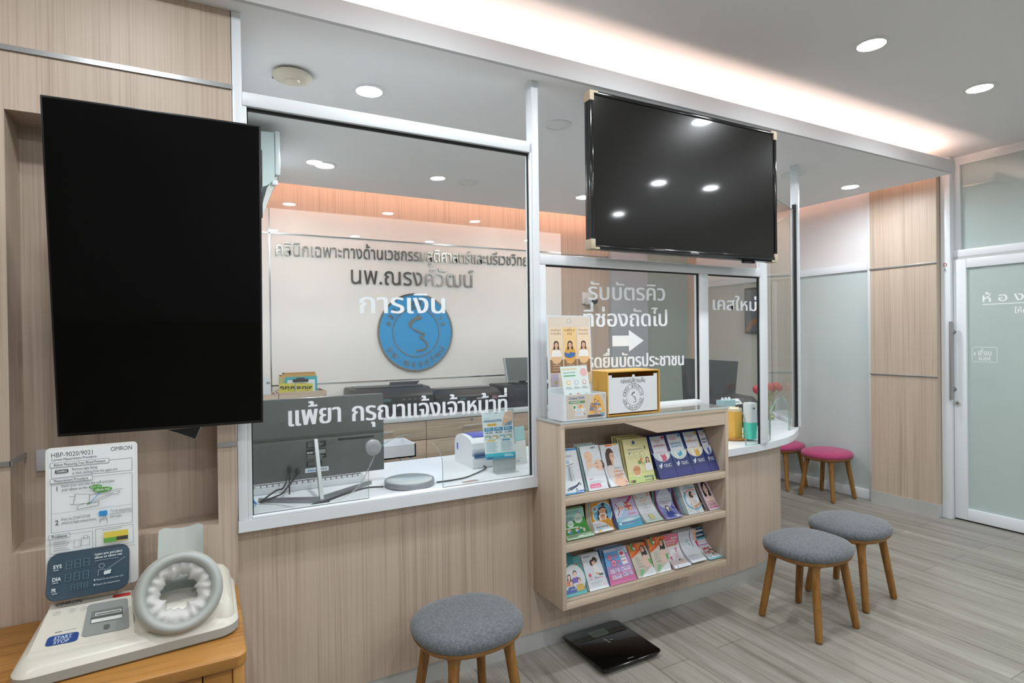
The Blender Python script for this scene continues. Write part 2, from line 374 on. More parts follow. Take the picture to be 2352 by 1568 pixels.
# veneered wall with its niche
b = B(); NX0, NX1, NZ0, NZ1, ND = -.525, .033, .812, 2.16, 2.40; XE = .093
b.box(XL, YC, 0, NX0, ND+.05, ZC, VEN).box(NX1, YC, 0, XE, ND+.05, ZC, VEN).box(NX0, YC, 0, NX1, ND+.05, NZ0, VEN).box(NX0, YC, NZ1, NX1, ND+.05, ZC, VEN)
b.box(NX0, ND, NZ0, NX1, ND+.05, NZ1, VEN)
struct(b.build('wall_left'))
b = B(); b.box(XL, YC-.007, 2.337, XE+.004, YC+.001, 2.353, STEEL)
struct(b.build('trim_1'))
b = B(); b.box(NX1, YC-.007, 1.081, XE+.004, YC+.001, 1.096, STEEL).box(XL, YC-.007, 1.081, NX0+.002, YC+.001, 1.096, STEEL).box(NX0, YC-.007, 1.081, NX0+.006, ND, 1.096, STEEL)
struct(b.build('trim_2'))
struct(B().box(XL-.1, YF, 0, XL, YC, ZC, VEN).build('wall_side'))
struct(B().box(XL-.1, YF-.1, 0, XR+.2, YF, ZC, WPAINT).build('wall_front'))
struct(B().box(.0, ND+.05, 0, .12, YB, ZC, WPAINT).build('wall_office'))
# back wall of the reception
b = B(); b.box(.0, YB, 0, XR+.2, YB+.1, ZC, VEN)
struct(b.build('wall_back'))
PANEL = mat('#eae7e2', .34, spec=.3)
b = B(); b.box(.12, YB-.022, .78, 3.186, YB, 2.497, PANEL); struct(b.build('wall_back_panel'))
b = B(); b.box(.12, YB-.026, 2.296, 3.186, YB-.02, 2.306, CHROME).box(.12, YB-.026, 1.092, 3.186, YB-.02, 1.101, CHROME).box(.452, YB-.026, .84, .461, YB-.02, 2.497, CHROME).box(3.186, YB-.006, 2.296, 3.80, YB, 2.306, STEEL)
struct(b.build('trim_3'))
GPAN = mat('#a9aeb3', .35); 
struct(B().box(3.80, YB-.05, 0, 4.30, YB, ZC, GPAN).build('wall_back_grey'))
w2 = room('window_4', (4.6, YB, 1))
B().box(4.30, YB-.03, 0, 4.92, YB-.012, ZC, frosted('frost', '#93a097', coat=.4)).build('glass_pane', w2)
# end wall: frosted partition, veneered pier, sliding door
PX0, PX1 = 5.08, 5.15
b = B(); b.box(PX0, 2.9212, 2.0, PX0+.05, YB, 2.065, WHITE, .004).box(PX0, 2.9212, 0, PX0+.05, YB, .085, WHITE, .004)
for y in (2.876, 3.83, 3.92): b.box(PX0, y, .0852 if y > 2.9 else 0, PX0+.05, y+.045, 1.9998 if y > 2.9 else ZC, WHITE, .003)
w3 = room('window_5', (PX0, 3.8, 1)); b.build('window_frame', w3)
B().box(PX0+.018, 2.92, .085, PX0+.03, 3.83, 2.0, frosted('frost', '#c2cecd')).build('frosted_pane', w3)
B().box(PX0+.018, 3.965, .085, PX0+.03, YB, 2.0, frosted('frost', '#b9bab1', coat=.35)).build('frosted_pane', w3)
B().box(PX0+.012, 2.92, 2.065, PX0+.03, YB, ZC, mat('#e3e2e4', .3, coat=.4)).build('upper_panel', w3)
B().cyl((PX0-.012, 3.88, 1.40), (PX0, 3.88, 1.40), .013, STEEL).cyl((PX0-.012, 3.88, .93), (PX0, 3.88, .93), .013, STEEL).build('hinge_stud', w3)
b = B(); b.box(5.035, 2.365, .104, PX1+.2, 2.872, ZC, VEN); struct(b.build('wall_pier'))
b = B(); b.box(5.030, 2.362, 0, PX1+.2, 2.874, .104, STEELD); struct(b.build('baseboard_pier'))
b = B(); b.box(5.026, 2.36, 1.098, 5.04, 2.876, 1.110, STEEL, .002).box(5.026, 2.36, 1.990, 5.04, 2.876, 2.003, STEEL, .002); struct(b.build('trim_4'))
b = B(); b.box(5.085, 2.295, 0, PX1+.2, 2.362, ZC, WHITE, .004); po = struct(b.build('trim_5'))
S = Sheet((5.085, 2.362, 1.5), (5.085, 2.295, 1.5), (5.085, 2.362, 2.0), (5.085, 2.295, 2.0))
b = B(); k = Ink(b, S); k.text('D', .32, .925, .075, '#b5282c', bold=.02); k.rect(.38, .885, .5, .9, '#4d8fa0'); k.rect(.38, .862, .5, .877, '#4d8fa0'); b.build('door_mark', po)
struct(B().box(PX1+.03, YF, 2.75, PX1+.2, 2.30, ZC, WPAINT).box(PX1+.06, YF, 0, PX1+.2, .3, 2.75, WPAINT).build('wall_right'))
struct(B().box(PX1+.01, YF, 2.742, PX1+.05, 2.30, ZC-.001, WPAINT).build('trim_6'))
# transom glazing over the door
w6 = room('window_6', (PX1, 1.8, 2.4))
b = B(); b.box(PX1-.02, .30, 2.03, PX1+.06, 2.295, 2.085, WHITE, .004).box(PX1-.0, 2.255, 2.085, PX1+.06, 2.295, 2.742, WHITE, .004); b.build('window_frame', w6)
B().box(PX1+.02, .30, 2.085, PX1+.03, 2.255, 2.742, FROST).build('frosted_pane', w6)
# sliding door
d1 = room('door_1', (PX1, 2.30, 0)); DF = PX1-.03
b = B(); DY0, DY1 = 1.25, 2.292
b.box(DF, DY1-.085, .012, DF+.045, DY1, 2.01, WHITE, .004).box(DF, DY0, .012, DF+.045, DY0+.085, 2.01, WHITE, .004).box(DF, DY0+.085, .012, DF+.045, DY1-.085, .10, WHITE, .004).box(DF, DY0+.085, 1.94, DF+.045, DY1-.085, 2.01, WHITE, .004)
b.build('door_frame', d1)
B().box(DF+.02, DY0+.08, .095, DF+.028, DY1-.08, 1.945, FROST).build('door_glass', d1)
B().box(PX1-.02, .3, 2.005, PX1+.05, 2.30, 2.03, mat('#b8bcbd', .4)).build('door_rail', d1)
p0, p1 = PX(2184, 738, DF-.05), PX(2187, 918, DF-.05); hy = p0.y
b = B(); b.cyl((DF-.05, hy, p1.z), (DF-.05, hy, p0.z), .0125, STEEL)
for py in (762, 894): z = PX(2186, py, DF-.05).z; b.cyl((DF-.05, hy, z), (DF+.002, hy, z), .008, STEEL).cyl((DF-.004, hy, z), (DF+.001, hy, z), .014, STEEL)
b.build('door_handle', d1)
z = PX(2193, 925, DF).z; B().cyl((DF-.006, hy-.02, z), (DF, hy-.02, z), .024, mat('#c9cccb', .3)).cyl((DF-.012, hy-.02, z), (DF-.006, hy-.02, z), .012, STEEL).build('door_lock', d1)
gx = DF+.0195
a, c_ = PX(2257, 692, gx), PX(2400, 690, gx); zz = a.z-.012
S = Sheet((gx, a.y, zz-.1), (gx, c_.y-.3, zz-.1), (gx, a.y, zz+.2), (gx, c_.y-.3, zz+.2)); b = B(); k = Ink(b, S); ww = S.W
k.text('ห้ อ ง ต ร ว จ', .0, .36, .285, '#eef2f2', w_=min(1, .62/ww), bold=.006); k.rect(.0, .285, min(1, .62/ww), .305, '#eef2f2')
q = PX(2330, 721, gx); k.text('ให้คำปรึกษา', (a.y-q.y)/ww, .055, .18, '#eef2f2', bold=.01)
a, c_ = PX(2233, 831, gx), PX(2291, 799, gx)
S = Sheet((gx, a.y, a.z), (gx, c_.y, a.z), (gx, a.y, c_.z+.006), (gx, c_.y, c_.z+.006)); k = Ink(b, S)
for q in ((.03, 0, .97, .03), (.03, .97, .97, 1), (0, .04, .018, .96), (.982, .04, 1, .96)): k.rect(*q, '#e6ecec')
k.text('เลื่อน', .24, .50, .40, '#e6ecec', w_=.52, bold=.02); k.rect(.24, .44, .78, .465, '#e6ecec'); k.text('SLIDE', .26, .14, .30, '#e6ecec', w_=.48, bold=.02); k.poly([(.06, .55), (.13, .40), (.13, .70)], '#e6ecec')
b.build('lettering', d1)
# ---------------------------------------------------------------- reception counter
GY = 2.262
cnt = room('wall_counter', (1.4, 2.29, 0))
OUT = [(3.0, 2.335), (3.13, 2.375), (3.246, 2.425), (3.35, 2.50), (3.45, 2.60), (3.53, 2.72), (3.57, 2.86), (3.58, 3.4)]
front = [(XE, 2.287), (2.62, 2.287), (2.85, 2.303)]+OUT
b = B(); back = [(x-.045*(i > 3), y+.05) for i, (x, y) in enumerate(front)][::-1]
ring = lambda z: [Vector((x, y, z)) for x, y in front+back]
b.loft([ring(.083), ring(.775)], VEN); b.build('front_panel', cnt)
b = B(); fk = [(x-.004*(i > 3), y+.004) for i, (x, y) in enumerate(front)]; bk = [(x-.03, y+.03) for x, y in fk][::-1]
b.loft([[Vector((x, y, z)) for x, y in fk+bk] for z in (0, .084)], STEELD); struct(b.build('baseboard_counter'))
top = [(XE+.002, 2.237), (1.34, 2.237)]
mid = [(1.34, 2.30), (2.36, 2.30), (2.36, 2.237), (2.60, 2.24), (2.80, 2.249)]
end = [(3.0, 2.277), (3.16, 2.312), (3.30, 2.365), (3.43, 2.435), (3.54, 2.50), (3.66, 2.585), (3.80, 2.72), (3.93, 2.90), (4.02, 3.10), (4.04, 3.4)]
outl = top+mid+end+[(2.6, 3.4), (2.6, 2.92), (XE+.03, 2.92), (XE+.03, 2.30), (XE+.002, 2.30)]
b = B(); b.prism([(x, y, .772) for x, y in outl], (0, 0, .040), SOLID); ct = struct(b.build('countertop', smooth=30))
ct.name = 'trim_7'
# raised panel behind the brochure shelf
struct(B().box(1.345, 2.287, .775, 2.40, 2.33, 1.064, VEN).build('wall_counter_raised'))
# ---------------------------------------------------------------- glazed screen
def pane_shape(pts, m=GLASS, d=(0, .008, 0), name='glass_pane', parent=None):
    b = B(); b.prism(pts, d, m, side=GEDGE); return b.build(name, parent, smooth=0)
def arch(x0, x1, z0, z1, n=16):
    o = [(x0, z0)]; h0 = z0+(z1-z0)*.42
    for i in range(n+1): t = math.pi*(1-i/n); o.append(((x0+x1)/2+(x1-x0)/2*math.cos(t), h0+(z1-h0)*math.sin(t)))
    return o+[(x1, z0)]
FY0, FY1 = 2.241, 2.292
W1 = room('window_1', (.7, GY, .812))
b = B(); b.box(XE+.003, FY0, .812, XE+.034, FY1, ZS, WHITE, .003).box(XE+.034, FY0+.004, .812, .142, FY1-.004, 2.335, WHITE, .002)
b.box(.127, FY0, 2.288, 1.308, FY1, 2.337, WHITE, .003).box(1.307, FY0+.004, .812, 1.318, FY1-.004, 2.29, WHITE, .002).box(1.316, FY0-.001, .812, 1.352, FY1, ZS, WHITE, .003)
b.box(.142, FY0, .8125, 1.307, FY1, .822, WHITE, .002); b.build('window_frame', W1)
b = B(); b.box(.142, GY-.004, 2.278, 1.307, GY+.009, 2.289, SEAL).box(.1415, GY-.004, .82, .1465, GY+.009, 2.288, SEAL).box(1.3015, GY-.002, .82, 1.3075, GY+.006, 2.288, SEAL); b.build('seal', W1)
hole = arch(.563, .876, .822, 1.057)
pane_shape([(.146, GY, .822)]+[(x, GY, z) for x, z in hole]+[(1.302, GY, .822), (1.302, GY, 2.279), (.146, GY, 2.279)], parent=W1)
VIN = mat('#e9eef2', .6)
def glass_text(txt, px0, py0, px1, py1, hpx, parent, bold=0, y=GY-.0015):
    a, c_ = PY(px0, py0, y), PY(px1, py1, y); hh = hpx  # metres for font size
    return lettering('lettering', txt, ((a.x, y, a.z), (c_.x, y, c_.z), (a.x, y, a.z+1)), VIN, 0, parent, bold, hh, .0026)
glass_text('การเงิน', 827, 719, 1021, 719, .115, W1)
glass_text('แพ้ยา', 664, 979, 782, 968, .105, W1); glass_text('กรุณาแจ้งเจ้าหน้าที่', 810, 967, 1164, 945, .105, W1)
MX0, MX1, QX0, QX1 = PY(1607.5, 760, GY-.010).x, PY(1628, 760, GY-.010).x, PY(1746.5, 800, GY-.010).x, PY(1763.5, 800, GY-.010).x
W2 = room('window_2', (1.85, GY, 1.1))
b = B(); b.box(1.352, FY0, 1.786, QX0, FY1, 1.832, WHITE, .003).box(1.352, FY0+.003, 1.064, 1.385, FY1, 1.787, WHITE, .002).box(1.385, FY0, 1.062, 2.358, FY1, 1.104, WHITE, .003).box(MX0, GY-.010, .812, MX1, FY1, 1.787, WHITE, .003)
b.build('window_frame', W2)
b = B(); b.box(1.385, GY-.004, 1.779, MX0, GY+.009, 1.787, SEAL).box(MX0-.007, GY-.003, 1.10, MX0+.001, GY+.006, 1.787, SEAL); b.build('seal', W2)
pane_shape([(1.385, GY, 1.10), (MX0-.006, GY, 1.10), (MX0-.006, GY, 1.78), (1.385, GY, 1.78)], parent=W2)
glass_text('รับบัตรคิว', 1352, 688, 1527, 690, .115, W2); glass_text('ที่ช่องถัดไป', 1341, 750, 1532, 748, .115, W2); glass_text('โปรดยื่นบัตรประชาชน', 1318, 846, 1570, 838, .092, W2)
a = PY(1406, 783, GY); c_ = PY(1478, 783, GY); h = .042; x0, x1, z = a.x, c_.x, a.z; xm = x0+(x1-x0)*.52; y = GY-.0015
b = B(); b.faces([(x0, y, z-h/1.6), (xm, y, z-h/1.6), (xm, y, z-h*1.3), (x1, y, z), (xm, y, z+h*1.3), (xm, y, z+h/1.6), (x0, y, z+h/1.6)], [tuple(range(7))], VIN); b.build('arrow_mark', W2)
W3 = room('window_3', (2.6, GY, .9))
b = B(); b.box(QX0, GY-.010, .812, QX1, GY+.012, 2.36, WHITE, .004); b.build('window_frame', W3)
b = B(); b.box(QX0-.008, GY-.003, .813, QX0+.001, GY+.006, 1.787, SEAL).box(MX1, GY-.004, 1.779, QX0, GY+.009, 1.787, SEAL); b.build('seal', W3)
hole = arch(2.50, 2.735, .813, 1.06)
pane_shape([(MX1, GY, .813)]+[(x, GY, z) for x, z in hole]+[(QX0-.006, GY, .813), (QX0-.006, GY, 1.78), (MX1, GY, 1.78)], parent=W3)
glass_text('เคสใหม่', 1638, 711, 1737, 714, .100, W3)
# angled end pane and its post
W7 = room('window_7', (3.2, 2.4, .9)); A = Vector((QX1-.003, 2.268)); E = Vector((3.585, 2.548)); D = (E-A).normalized(); Nn = Vector((-D.y, D.x))
P = lambda t, z: (A.x+D.x*t, A.y+D.y*t, z); LN = (E-A).length
def arch_t(t0, t1): return arch(t0, t1, .813, 1.05)
pane_shape([P(.003, .813)]+[P(t, z) for t, z in arch_t(.10, .545)]+[P(LN, .813), P(LN, 2.30), P(.003, 2.30)], d=(Nn.x*.008, Nn.y*.008, 0), parent=W7)
b = B(); q0, q1 = P(LN-.004, 0), P(LN+.012, 0)
b.prism([(q0[0]-Nn.x*.008, q0[1]-Nn.y*.008, .813), (q1[0]-Nn.x*.008, q1[1]-Nn.y*.008, .813), (q1[0]+Nn.x*.016, q1[1]+Nn.y*.016, .813), (q0[0]+Nn.x*.016, q0[1]+Nn.y*.016, .813)], (0, 0, 1.53), SEAL); b.build('seal', W7)
b = B(); q0, q1 = P(LN+.012, 0), P(LN+.052, 0)
b.prism([(q0[0]-Nn.x*.02, q0[1]-Nn.y*.02, .812), (q1[0]-Nn.x*.02, q1[1]-Nn.y*.02, .812), (q1[0]+Nn.x*.03, q1[1]+Nn.y*.03, .812), (q0[0]+Nn.x*.03, q0[1]+Nn.y*.03, .812)], (0, 0, ZS-.812), WHITE, r=.003); b.build('window_post', W7)
W8 = room('window_8', (3.8, 2.8, .9)); A8 = Vector((3.655, 2.60)); D8 = Vector((.30, .40)).normalized(); N8 = Vector((-D8.y, D8.x))
P8 = lambda t, z, n=0: (A8.x+D8.x*t+N8.x*n, A8.y+D8.y*t+N8.y*n, z)
pane_shape([P8(0, .84), P8(.62, .84), P8(.62, 2.30), P8(0, 2.30)], d=(N8.x*.008, N8.y*.008, 0), parent=W8)
b = B(); b.prism([P8(.03, .812, -.012), P8(.64, .812, -.012), P8(.64, .812, .02), P8(.03, .812, .02)], (0, 0, .028), WHITE); b.prism([P8(.62, .812, -.012), P8(.66, .812, -.012), P8(.66, .812, .02), P8(.62, .812, .02)], (0, 0, 1.49), WHITE); b.build('window_frame', W8)
# ---------------------------------------------------------------- downlights
RIM = mat('#e3e5e5', .5); DEAD = mat('#e6e7e6', .6)
def downlight(r=.058):
    t = thing('downlight', '', 'ceiling light', (0, 0, 0))
    B().lathe([(r*1.38, 0), (r*1.36, -.004), (r*1.02, -.006), (r, .0)], (0, 0, 0), (0, 0, 1), RIM, 40, False).build('trim_ring', t)
    B().lathe([(0, -.002), (r*1.01, -.002)], (0, 0, 0), (0, 0, 1), LIT, 32, False).build('diffuser', t)
    return t
def dup(root, loc, rotz=None, label=None, cat=None, group=None, swap=None):
    r = root.copy(); COL.objects.link(r); r.location = loc
    if rotz is not None: r.rotation_euler = (0, 0, rotz)
    if label: r['label'] = label
    if group: r['group'] = group
    for ch in list(root.children):
        c = ch.copy(); COL.objects.link(c); c.parent = r
        if swap and ch.data and ch.data.materials and ch.data.materials[0].name in swap:
            c.data = ch.data.copy(); c.data.materials[0] = swap[ch.data.materials[0].name]
        for g in ch.children: d = g.copy(); COL.objects.link(d); d.parent = c
    return r
L0 = downlight(); used = [0]
def lamp(x, y, z, label, group, lit=True):
    if not used[0] and lit and z == ZC: used[0] = 1; o = L0; o.location = (x, y, z-.0005); o['label'] = label; o['group'] = group
    else: o = dup(L0, (x, y, z-.0005), None, label, None, group, {LIT.name: DEAD} if not lit else {LIT.name: LIT2} if z == ZS else None)
    return o
G1 = 'downlights in the dropped soffit'
lamp(.693, 2.675, ZS, 'lit round downlight in the soffit beside the white access point', G1)
lamp(2.75, 2.69, ZS, 'lit round soffit downlight behind the hanging landscape television', G1)
lamp(4.518, 2.724, ZS, 'lit round soffit downlight near the corner by the veneered pier', G1)
lamp(.718, 3.945, ZS, 'lit round soffit downlight deep in the reception, nearest the air conditioner', G1)
lamp(2.79, 3.913, ZS, 'lit round soffit downlight just beside the edge of the hanging television', G1)
lamp(1.721, 2.65, ZS, 'unlit round downlight in the soffit just beyond the middle window post', 'unlit downlights', False)
lamp(1.752, 3.922, ZS, 'unlit round downlight in the soffit seen through the large glass pane', 'unlit downlights', False)
lamp(3.797, 2.709, ZS, 'unlit round downlight behind the top of the thin end post', 'unlit downlights', False)
G2 = 'downlights in the waiting room ceiling'
lamp(2.78, 1.57, ZC, 'lit round downlight in the main ceiling, larger of the pair in view', G2)
lamp(3.82, 1.575, ZC, 'lit round downlight in the main ceiling nearest the sliding door', G2)
for x in (.757, 1.755): lamp(x, 1.60, ZC, 'lit round downlight in the main ceiling above the television wall', G2)
for x, y in ((.757, -.03), (1.755, -.03), (3.51, .32), (4.07, .38), (.757, -1.53), (1.755, -1.53), (2.78, -1.53), (3.97, -.87), (.757, -3.05), (1.755, -3.05), (2.78, -3.05), (4.0, -2.4)):
    lamp(x, y, ZC, 'lit round downlight behind the viewer, seen only as a glass reflection', G2)
for x, y in ((-.27, 1.42), (-1.3, 1.42), (-.27, -.03), (-1.3, -1.5)): lamp(x, y, ZC, 'lit round downlight behind the viewer, over the side of the waiting room', G2)
# ================================================================ WAITING ROOM THINGS
def screen_mat(name, col, r1, r2, mixf):
    m = bpy.data.materials.new(name); m.use_nodes = True; b = m.node_tree.nodes['Principled BSDF'].inputs
    b['Base Color'].default_value = lin(col); b['Roughness'].default_value = r2; b['Specular IOR Level'].default_value = .16 if mixf > .3 else .08
    b['Coat Weight'].default_value = mixf; b['Coat Roughness'].default_value = r1; return m
SCR1 = screen_mat('screen_portrait', '#030303', .06, .3, .12); SCR2 = screen_mat('screen_landscape', '#12110e', .06, .30, .35)
def frame_M(c, tilt, yaw):
    """local x right, y away from viewer, z up; tilt leans the top toward the viewer"""
    return Matrix.Translation(c) @ Matrix.Rotation(-yaw, 4, 'Z') @ Matrix.Rotation(tilt, 4, 'X')
def local_sheet(M, x0, z0, x1, z1, y): return Sheet(M @ Vector((x0, y, z0)), M @ Vector((x1, y, z0)), M @ Vector((x0, y, z1)), M @ Vector((x1, y, z1)))
# portrait television
c = Vector((-.113, 2.088, 1.658)); M = frame_M(c, .128, .031); w_, h_ = .568, .987
tv = thing('television', 'tall black portrait television leaning forward on the veneered wall', 'television', c)
b = B(); b.box(-w_/2, 0, -h_/2, w_/2, .012, h_/2, BLACK, .003, M=M); b.box(-w_*.36, .012, -h_*.38, w_*.36, .04, h_*.38, mat('#151617', .5), .01, M=M); b.build('housing', tv)
b = B(); b.box(-w_/2+.006, -.0015, -h_/2+.010, w_/2-.006, .004, h_/2-.006, SCR1, M=M); b.build('screen', tv)
b = B()
for z0, z1 in ((.30, .42), (.20, .285)): b.box(w_/2-.004, .012, z0, w_/2+.004, .034, z1, mat('#2a2c2e', .35), .002, M=M)
b.build('side_buttons', tv)
b = B(); S = Sheet(M @ Vector((w_/2+.0045, .014, .30)), M @ Vector((w_/2+.0045, .014, .40)), M @ Vector((w_/2+.0045, .032, .30)), M @ Vector((w_/2+.0045, .032, .40)))
Ink(b, S).text('SAMSUNG', .1, .25, .5, '#c7c9ca', w_=.8); b.build('brand_mark', tv)
b = B(); b.box(-.06, .04, -.10, .06, .11, .10, DARK, .005, M=M); b.box(-.12, 2.34-c.y, -.15, .12, 2.398-c.y, .15, DARK, .004, M=Matrix.Translation(c)); b.cyl(M @ Vector((0, .10, 0)), c+Vector((0, .29, 0)), .03, DARK); b.build('wall_bracket', tv)
b = B(); q = [PY(387, 988, 2.19), PY(462, 980, 2.19), PY(449, 1008, 2.19), PY(408, 994, 2.19)]
b.prism(q, (0, .012, 0), BLACK); b.tube([q[0], q[3], q[2], q[1]], .0018, CHROME); b.build('corner_plate', tv)
# landscape television over the counter
YT = 2.10; s = YT/1.98; c = Vector((2.046*s, YT+.012, CZ+(2.165-CZ)*s)); M = frame_M(c, .0, .0148); w_, h_ = 1.176*s, .676*s
tv2 = thing('television', 'black landscape television hanging over the brochure shelf', 'television', c)
bz = mat('#101011', .12, spec=.6)
b = B(); b.box(-w_/2, 0, -h_/2, w_/2, .035, h_/2, BLACK, .004, M=M); b.box(-w_*.3, .035, -h_*.3, w_*.3, .065, h_*.3, mat('#151617', .5), .012, M=M); b.build('housing', tv2)
b = B(); e = .017
b.box(-w_/2-.001, -.012, h_/2-e, w_/2+.001, .004, h_/2+.001, bz, .004, M=M).box(-w_/2-.001, -.012, -h_/2-.001, w_/2+.001, .004, -h_/2+.026, bz, .004, M=M).box(-w_/2-.001, -.012, -h_/2+.026, -w_/2+e, .004, h_/2-e, bz, .004, M=M).box(w_/2-e, -.012, -h_/2+.026, w_/2+.001, .004, h_/2-e, bz, .004, M=M); b.build('bezel', tv2)
b = B(); b.box(-w_/2+e, -.006, -h_/2+.026, w_/2-e, .0, h_/2-e, SCR2, M=M); b.build('screen', tv2)
tape = mat('#b9ab92', .6)
for sx in (-1, 1):
    for sz in (-1, 1): b = B(); x = sx*w_/2; z = sz*h_/2; b.box(min(x, x-sx*.02)-.002, -.014, min(z, z-sz*.045), max(x, x-sx*.02)+.002, .037, max(z, z-sz*.045), tape, .002, M=M); b.box(min(x, x-sx*.045), -.013, min(z, z-sz*.008)-.001, max(x, x-sx*.045), .037, max(z, z-sz*.008)+.001, tape, M=M); b.build('corner_guard', tv2)
b = B(); S = local_sheet(M, -.03, -h_/2+.006, .05, -h_/2+.022, -.0125); k = Ink(b, S); k.text('SAMSUNG', .1, .35, .55, '#d5d7d8', w_=.7); k.rect(-.3, .05, 1.2, .12, '#5d6062'); b.build('brand_mark', tv2)
b = B(); b.box(w_*.30, .0, -h_/2-.014, w_*.37, .02, -h_/2+.002, mat('#17090a', .2), .004, M=M); b.build('sensor', tv2)
b = B(); b.box(-.2, .06, -.06, .2, .085, .06, DARK, M=M); b.box(-.02, .08, -.04, .02, GY-c.y-.02, .04, DARK, M=M)
b.box(-.03, GY-c.y-.02, -.08, .03, GY-c.y+.02, ZS-c.z, WHITE, .003, M=Matrix.Translation(c)); b.build('hanging_bracket', tv2)
# stools
def stool(name, label, fab, group):
    t = thing(name, label, 'stool', (0, 0, 0), group)
    a, bb = .208, .192; n = 2.35
    b = B(); rings = []
    for z, s_ in ((.362, .90), (.366, .955), (.376, .99), (.388, 1.0), (.400, .985), (.411, .93), (.420, .82), (.427, .62), (.431, .38), (.432, .12)): rings.append(sup(0, 0, z, a*s_, bb*s_, n, 48))
    b.loft(rings, fab); b.build('seat_cushion', t, 60)
    b = B(); rings = []
    for z, s_ in ((.336, .62), (.338, .80), (.346, .90), (.356, .955), (.366, .975), (.368, .94)): rings.append(sup(0, 0, z, a*s_, bb*s_, n, 48))
    b.loft(rings, OAK); b.build('seat_frame', t, 60)
    for sx in (-1, 1):
        for sy in (-1, 1):
            f = Vector((sx*.147, sy*.157, 0)); tp = Vector((sx*.108, sy*.112, .345)); d = (tp-f).normalized(); L_ = (tp-f).length
            b = B(); b.lathe([(.006, .0), (.0125, .0015), (.016, .006), (.0172, .014), (.0175, .05), (.0185, .18), (.0195, L_-.06), (.0205, L_-.035), (.024, L_-.016), (.032, L_-.002), (.034, L_)], f, d, LEGW, 20); b.build('leg', t, 60)
    return t
st = stool('stool', 'grey felt stool with oak legs in front of the main counter, cut by the frame', GREYF, 'grey felt stools'); st.location = (.852, 1.972, 0); st.rotation_euler = (0, 0, .06)
dup(st, (2.662, 1.838, 0), .0, 'grey felt stool nearer the viewer of the two standing past the brochure shelf', None, 'grey felt stools')
dup(st, (3.141, 1.914, 0), .07, 'grey felt stool partly behind its twin, the one closer to the sliding door', None, 'grey felt stools')
sp = stool('stool', 'pink felt stool in full view before the frosted partition', PINKF, 'pink felt stools'); sp.location = (4.868, 3.165, 0); sp.rotation_euler = (0, 0, -.03)
dup(sp, (4.865, 3.62, 0), .05, 'pink felt stool half hidden by the rounded counter end', None, 'pink felt stools')
# bathroom scale
q = [PZ(1291, 1464, .03), PZ(1417, 1421, .03), PZ(1519, 1492, .03), PZ(1386, 1543, .03)]
SCX = sum((p.x for p in q))/4; SCY = sum((p.y for p in q))/4
sca = thing('bathroom_scale', 'flat black glass bathroom scale on the floor under the brochure shelf', 'scale', (SCX, SCY, 0))
hw = .164; BG = mat('#050506', .1, spec=.3)
b = B(); b.loft([[Vector((SCX+x, SCY+y, z)) for x, y in rrect(-hw+i, -hw+i, hw-i, hw-i, .02)] for z, i in ((.008, .016), (.012, .010), (.022, .004), (.026, .002))], mat('#161718', .4)); b.build('base', sca)
b = B(); b.loft([[Vector((SCX+x, SCY+y, z)) for x, y in rrect(-hw+i, -hw+i, hw-i, hw-i, .02)] for z, i in ((.026, .001), (.031, 0), (.0325, .0015))], BG); b.build('glass_top', sca)
S = Sheet((SCX-hw, SCY-hw, .0326), (SCX+hw, SCY-hw, .0326), (SCX-hw, SCY+hw, .0326), (SCX+hw, SCY+hw, .0326))
b = B(); k = Ink(b, S, .0002, .0001, .12); k.poly([(.03, .70), (.97, .70), (.97, .93), (.93, .985), (.07, .985), (.03, .93)], '#2b2d2d'); k.poly([(.37, .74), (.41, .71), (.62, .71), (.66, .74), (.66, .88), (.37, .88)], '#59615b'); b.build('display_strip', sca)
b = B(); k = Ink(b, S, .0006, .0001); k.text('omron', .5, .06, .035, '#9a9c9c', w_=.10, al='c'); b.build('brand_mark', sca); b = B(); k = Ink(b, S, .0006, .0001)
for i in range(6): k.ell(.5+.016*(i % 3)-.03, .60-.03*(i // 3)+.015*(i % 2), .006, .028, '#8d9190', 10)
k.ell(.56, .56, .018, .016, '#8d9190', 12); k.ell(.49, .52, .03, .012, '#8d9190', 12); b.build('foot_mark', sca)
for sx in (-1, 1):
    for sy in (-1, 1): B().cyl((SCX+sx*.12, SCY+sy*.12, 0), (SCX+sx*.12, SCY+sy*.12, .012), .02, DARK).build('foot_pad', sca)
# wooden side table
TZ = .6; tx0, tx1, ty0, ty1 = -.60, .089, 1.715, 2.238
tb = thing('side_table', 'honey oak side table with drawers under the blood pressure monitor', 'table', (-.25, 1.98, 0))
b = B(); b.loft([[Vector((x, y, z)) for x, y in rrect(tx0+i, ty0+i, tx1-i, ty1-i, .03)] for z, i in ((TZ-.034, .003), (TZ-.030, 0), (TZ-.004, 0), (TZ, .004))], OAKT); b.build('tabletop', tb)
OAKV = streaks('table_oak_upright', ['#9c6a34', '#b98445', '#c6924f', '#bf8b49'], (50, 50, 2.2), (10, 10, .9), .42)
xs = PY(465, 1540, ty0+.02).x; xr = PY(534, 1520, ty0+.02).x
b = B(); b.box(tx0+.012, ty0+.06, .30, tx1-.012, ty1-.012, TZ-.034, OAKT).build('carcass', tb)
b = B(); b.box(xs-.42, ty0+.018, .36, xs-.0015, ty0+.06, TZ-.041, OAKT, .002); b.build('drawer', tb)
b = B(); b.box(xs+.0015, ty0+.018, .36, xr-.001, ty0+.06, TZ-.041, OAKT, .002); b.build('side_panel', tb)
for x0, x1 in ((tx0+.008, tx0+.06), (xr, tx1-.006)):
    for y0, y1 in ((ty0+.012, ty0+.062), (ty1-.06, ty1-.01)): b = B(); b.box(x0, y0, 0, x1, y1, TZ-.034, OAKV, .006); b.build('leg', tb)
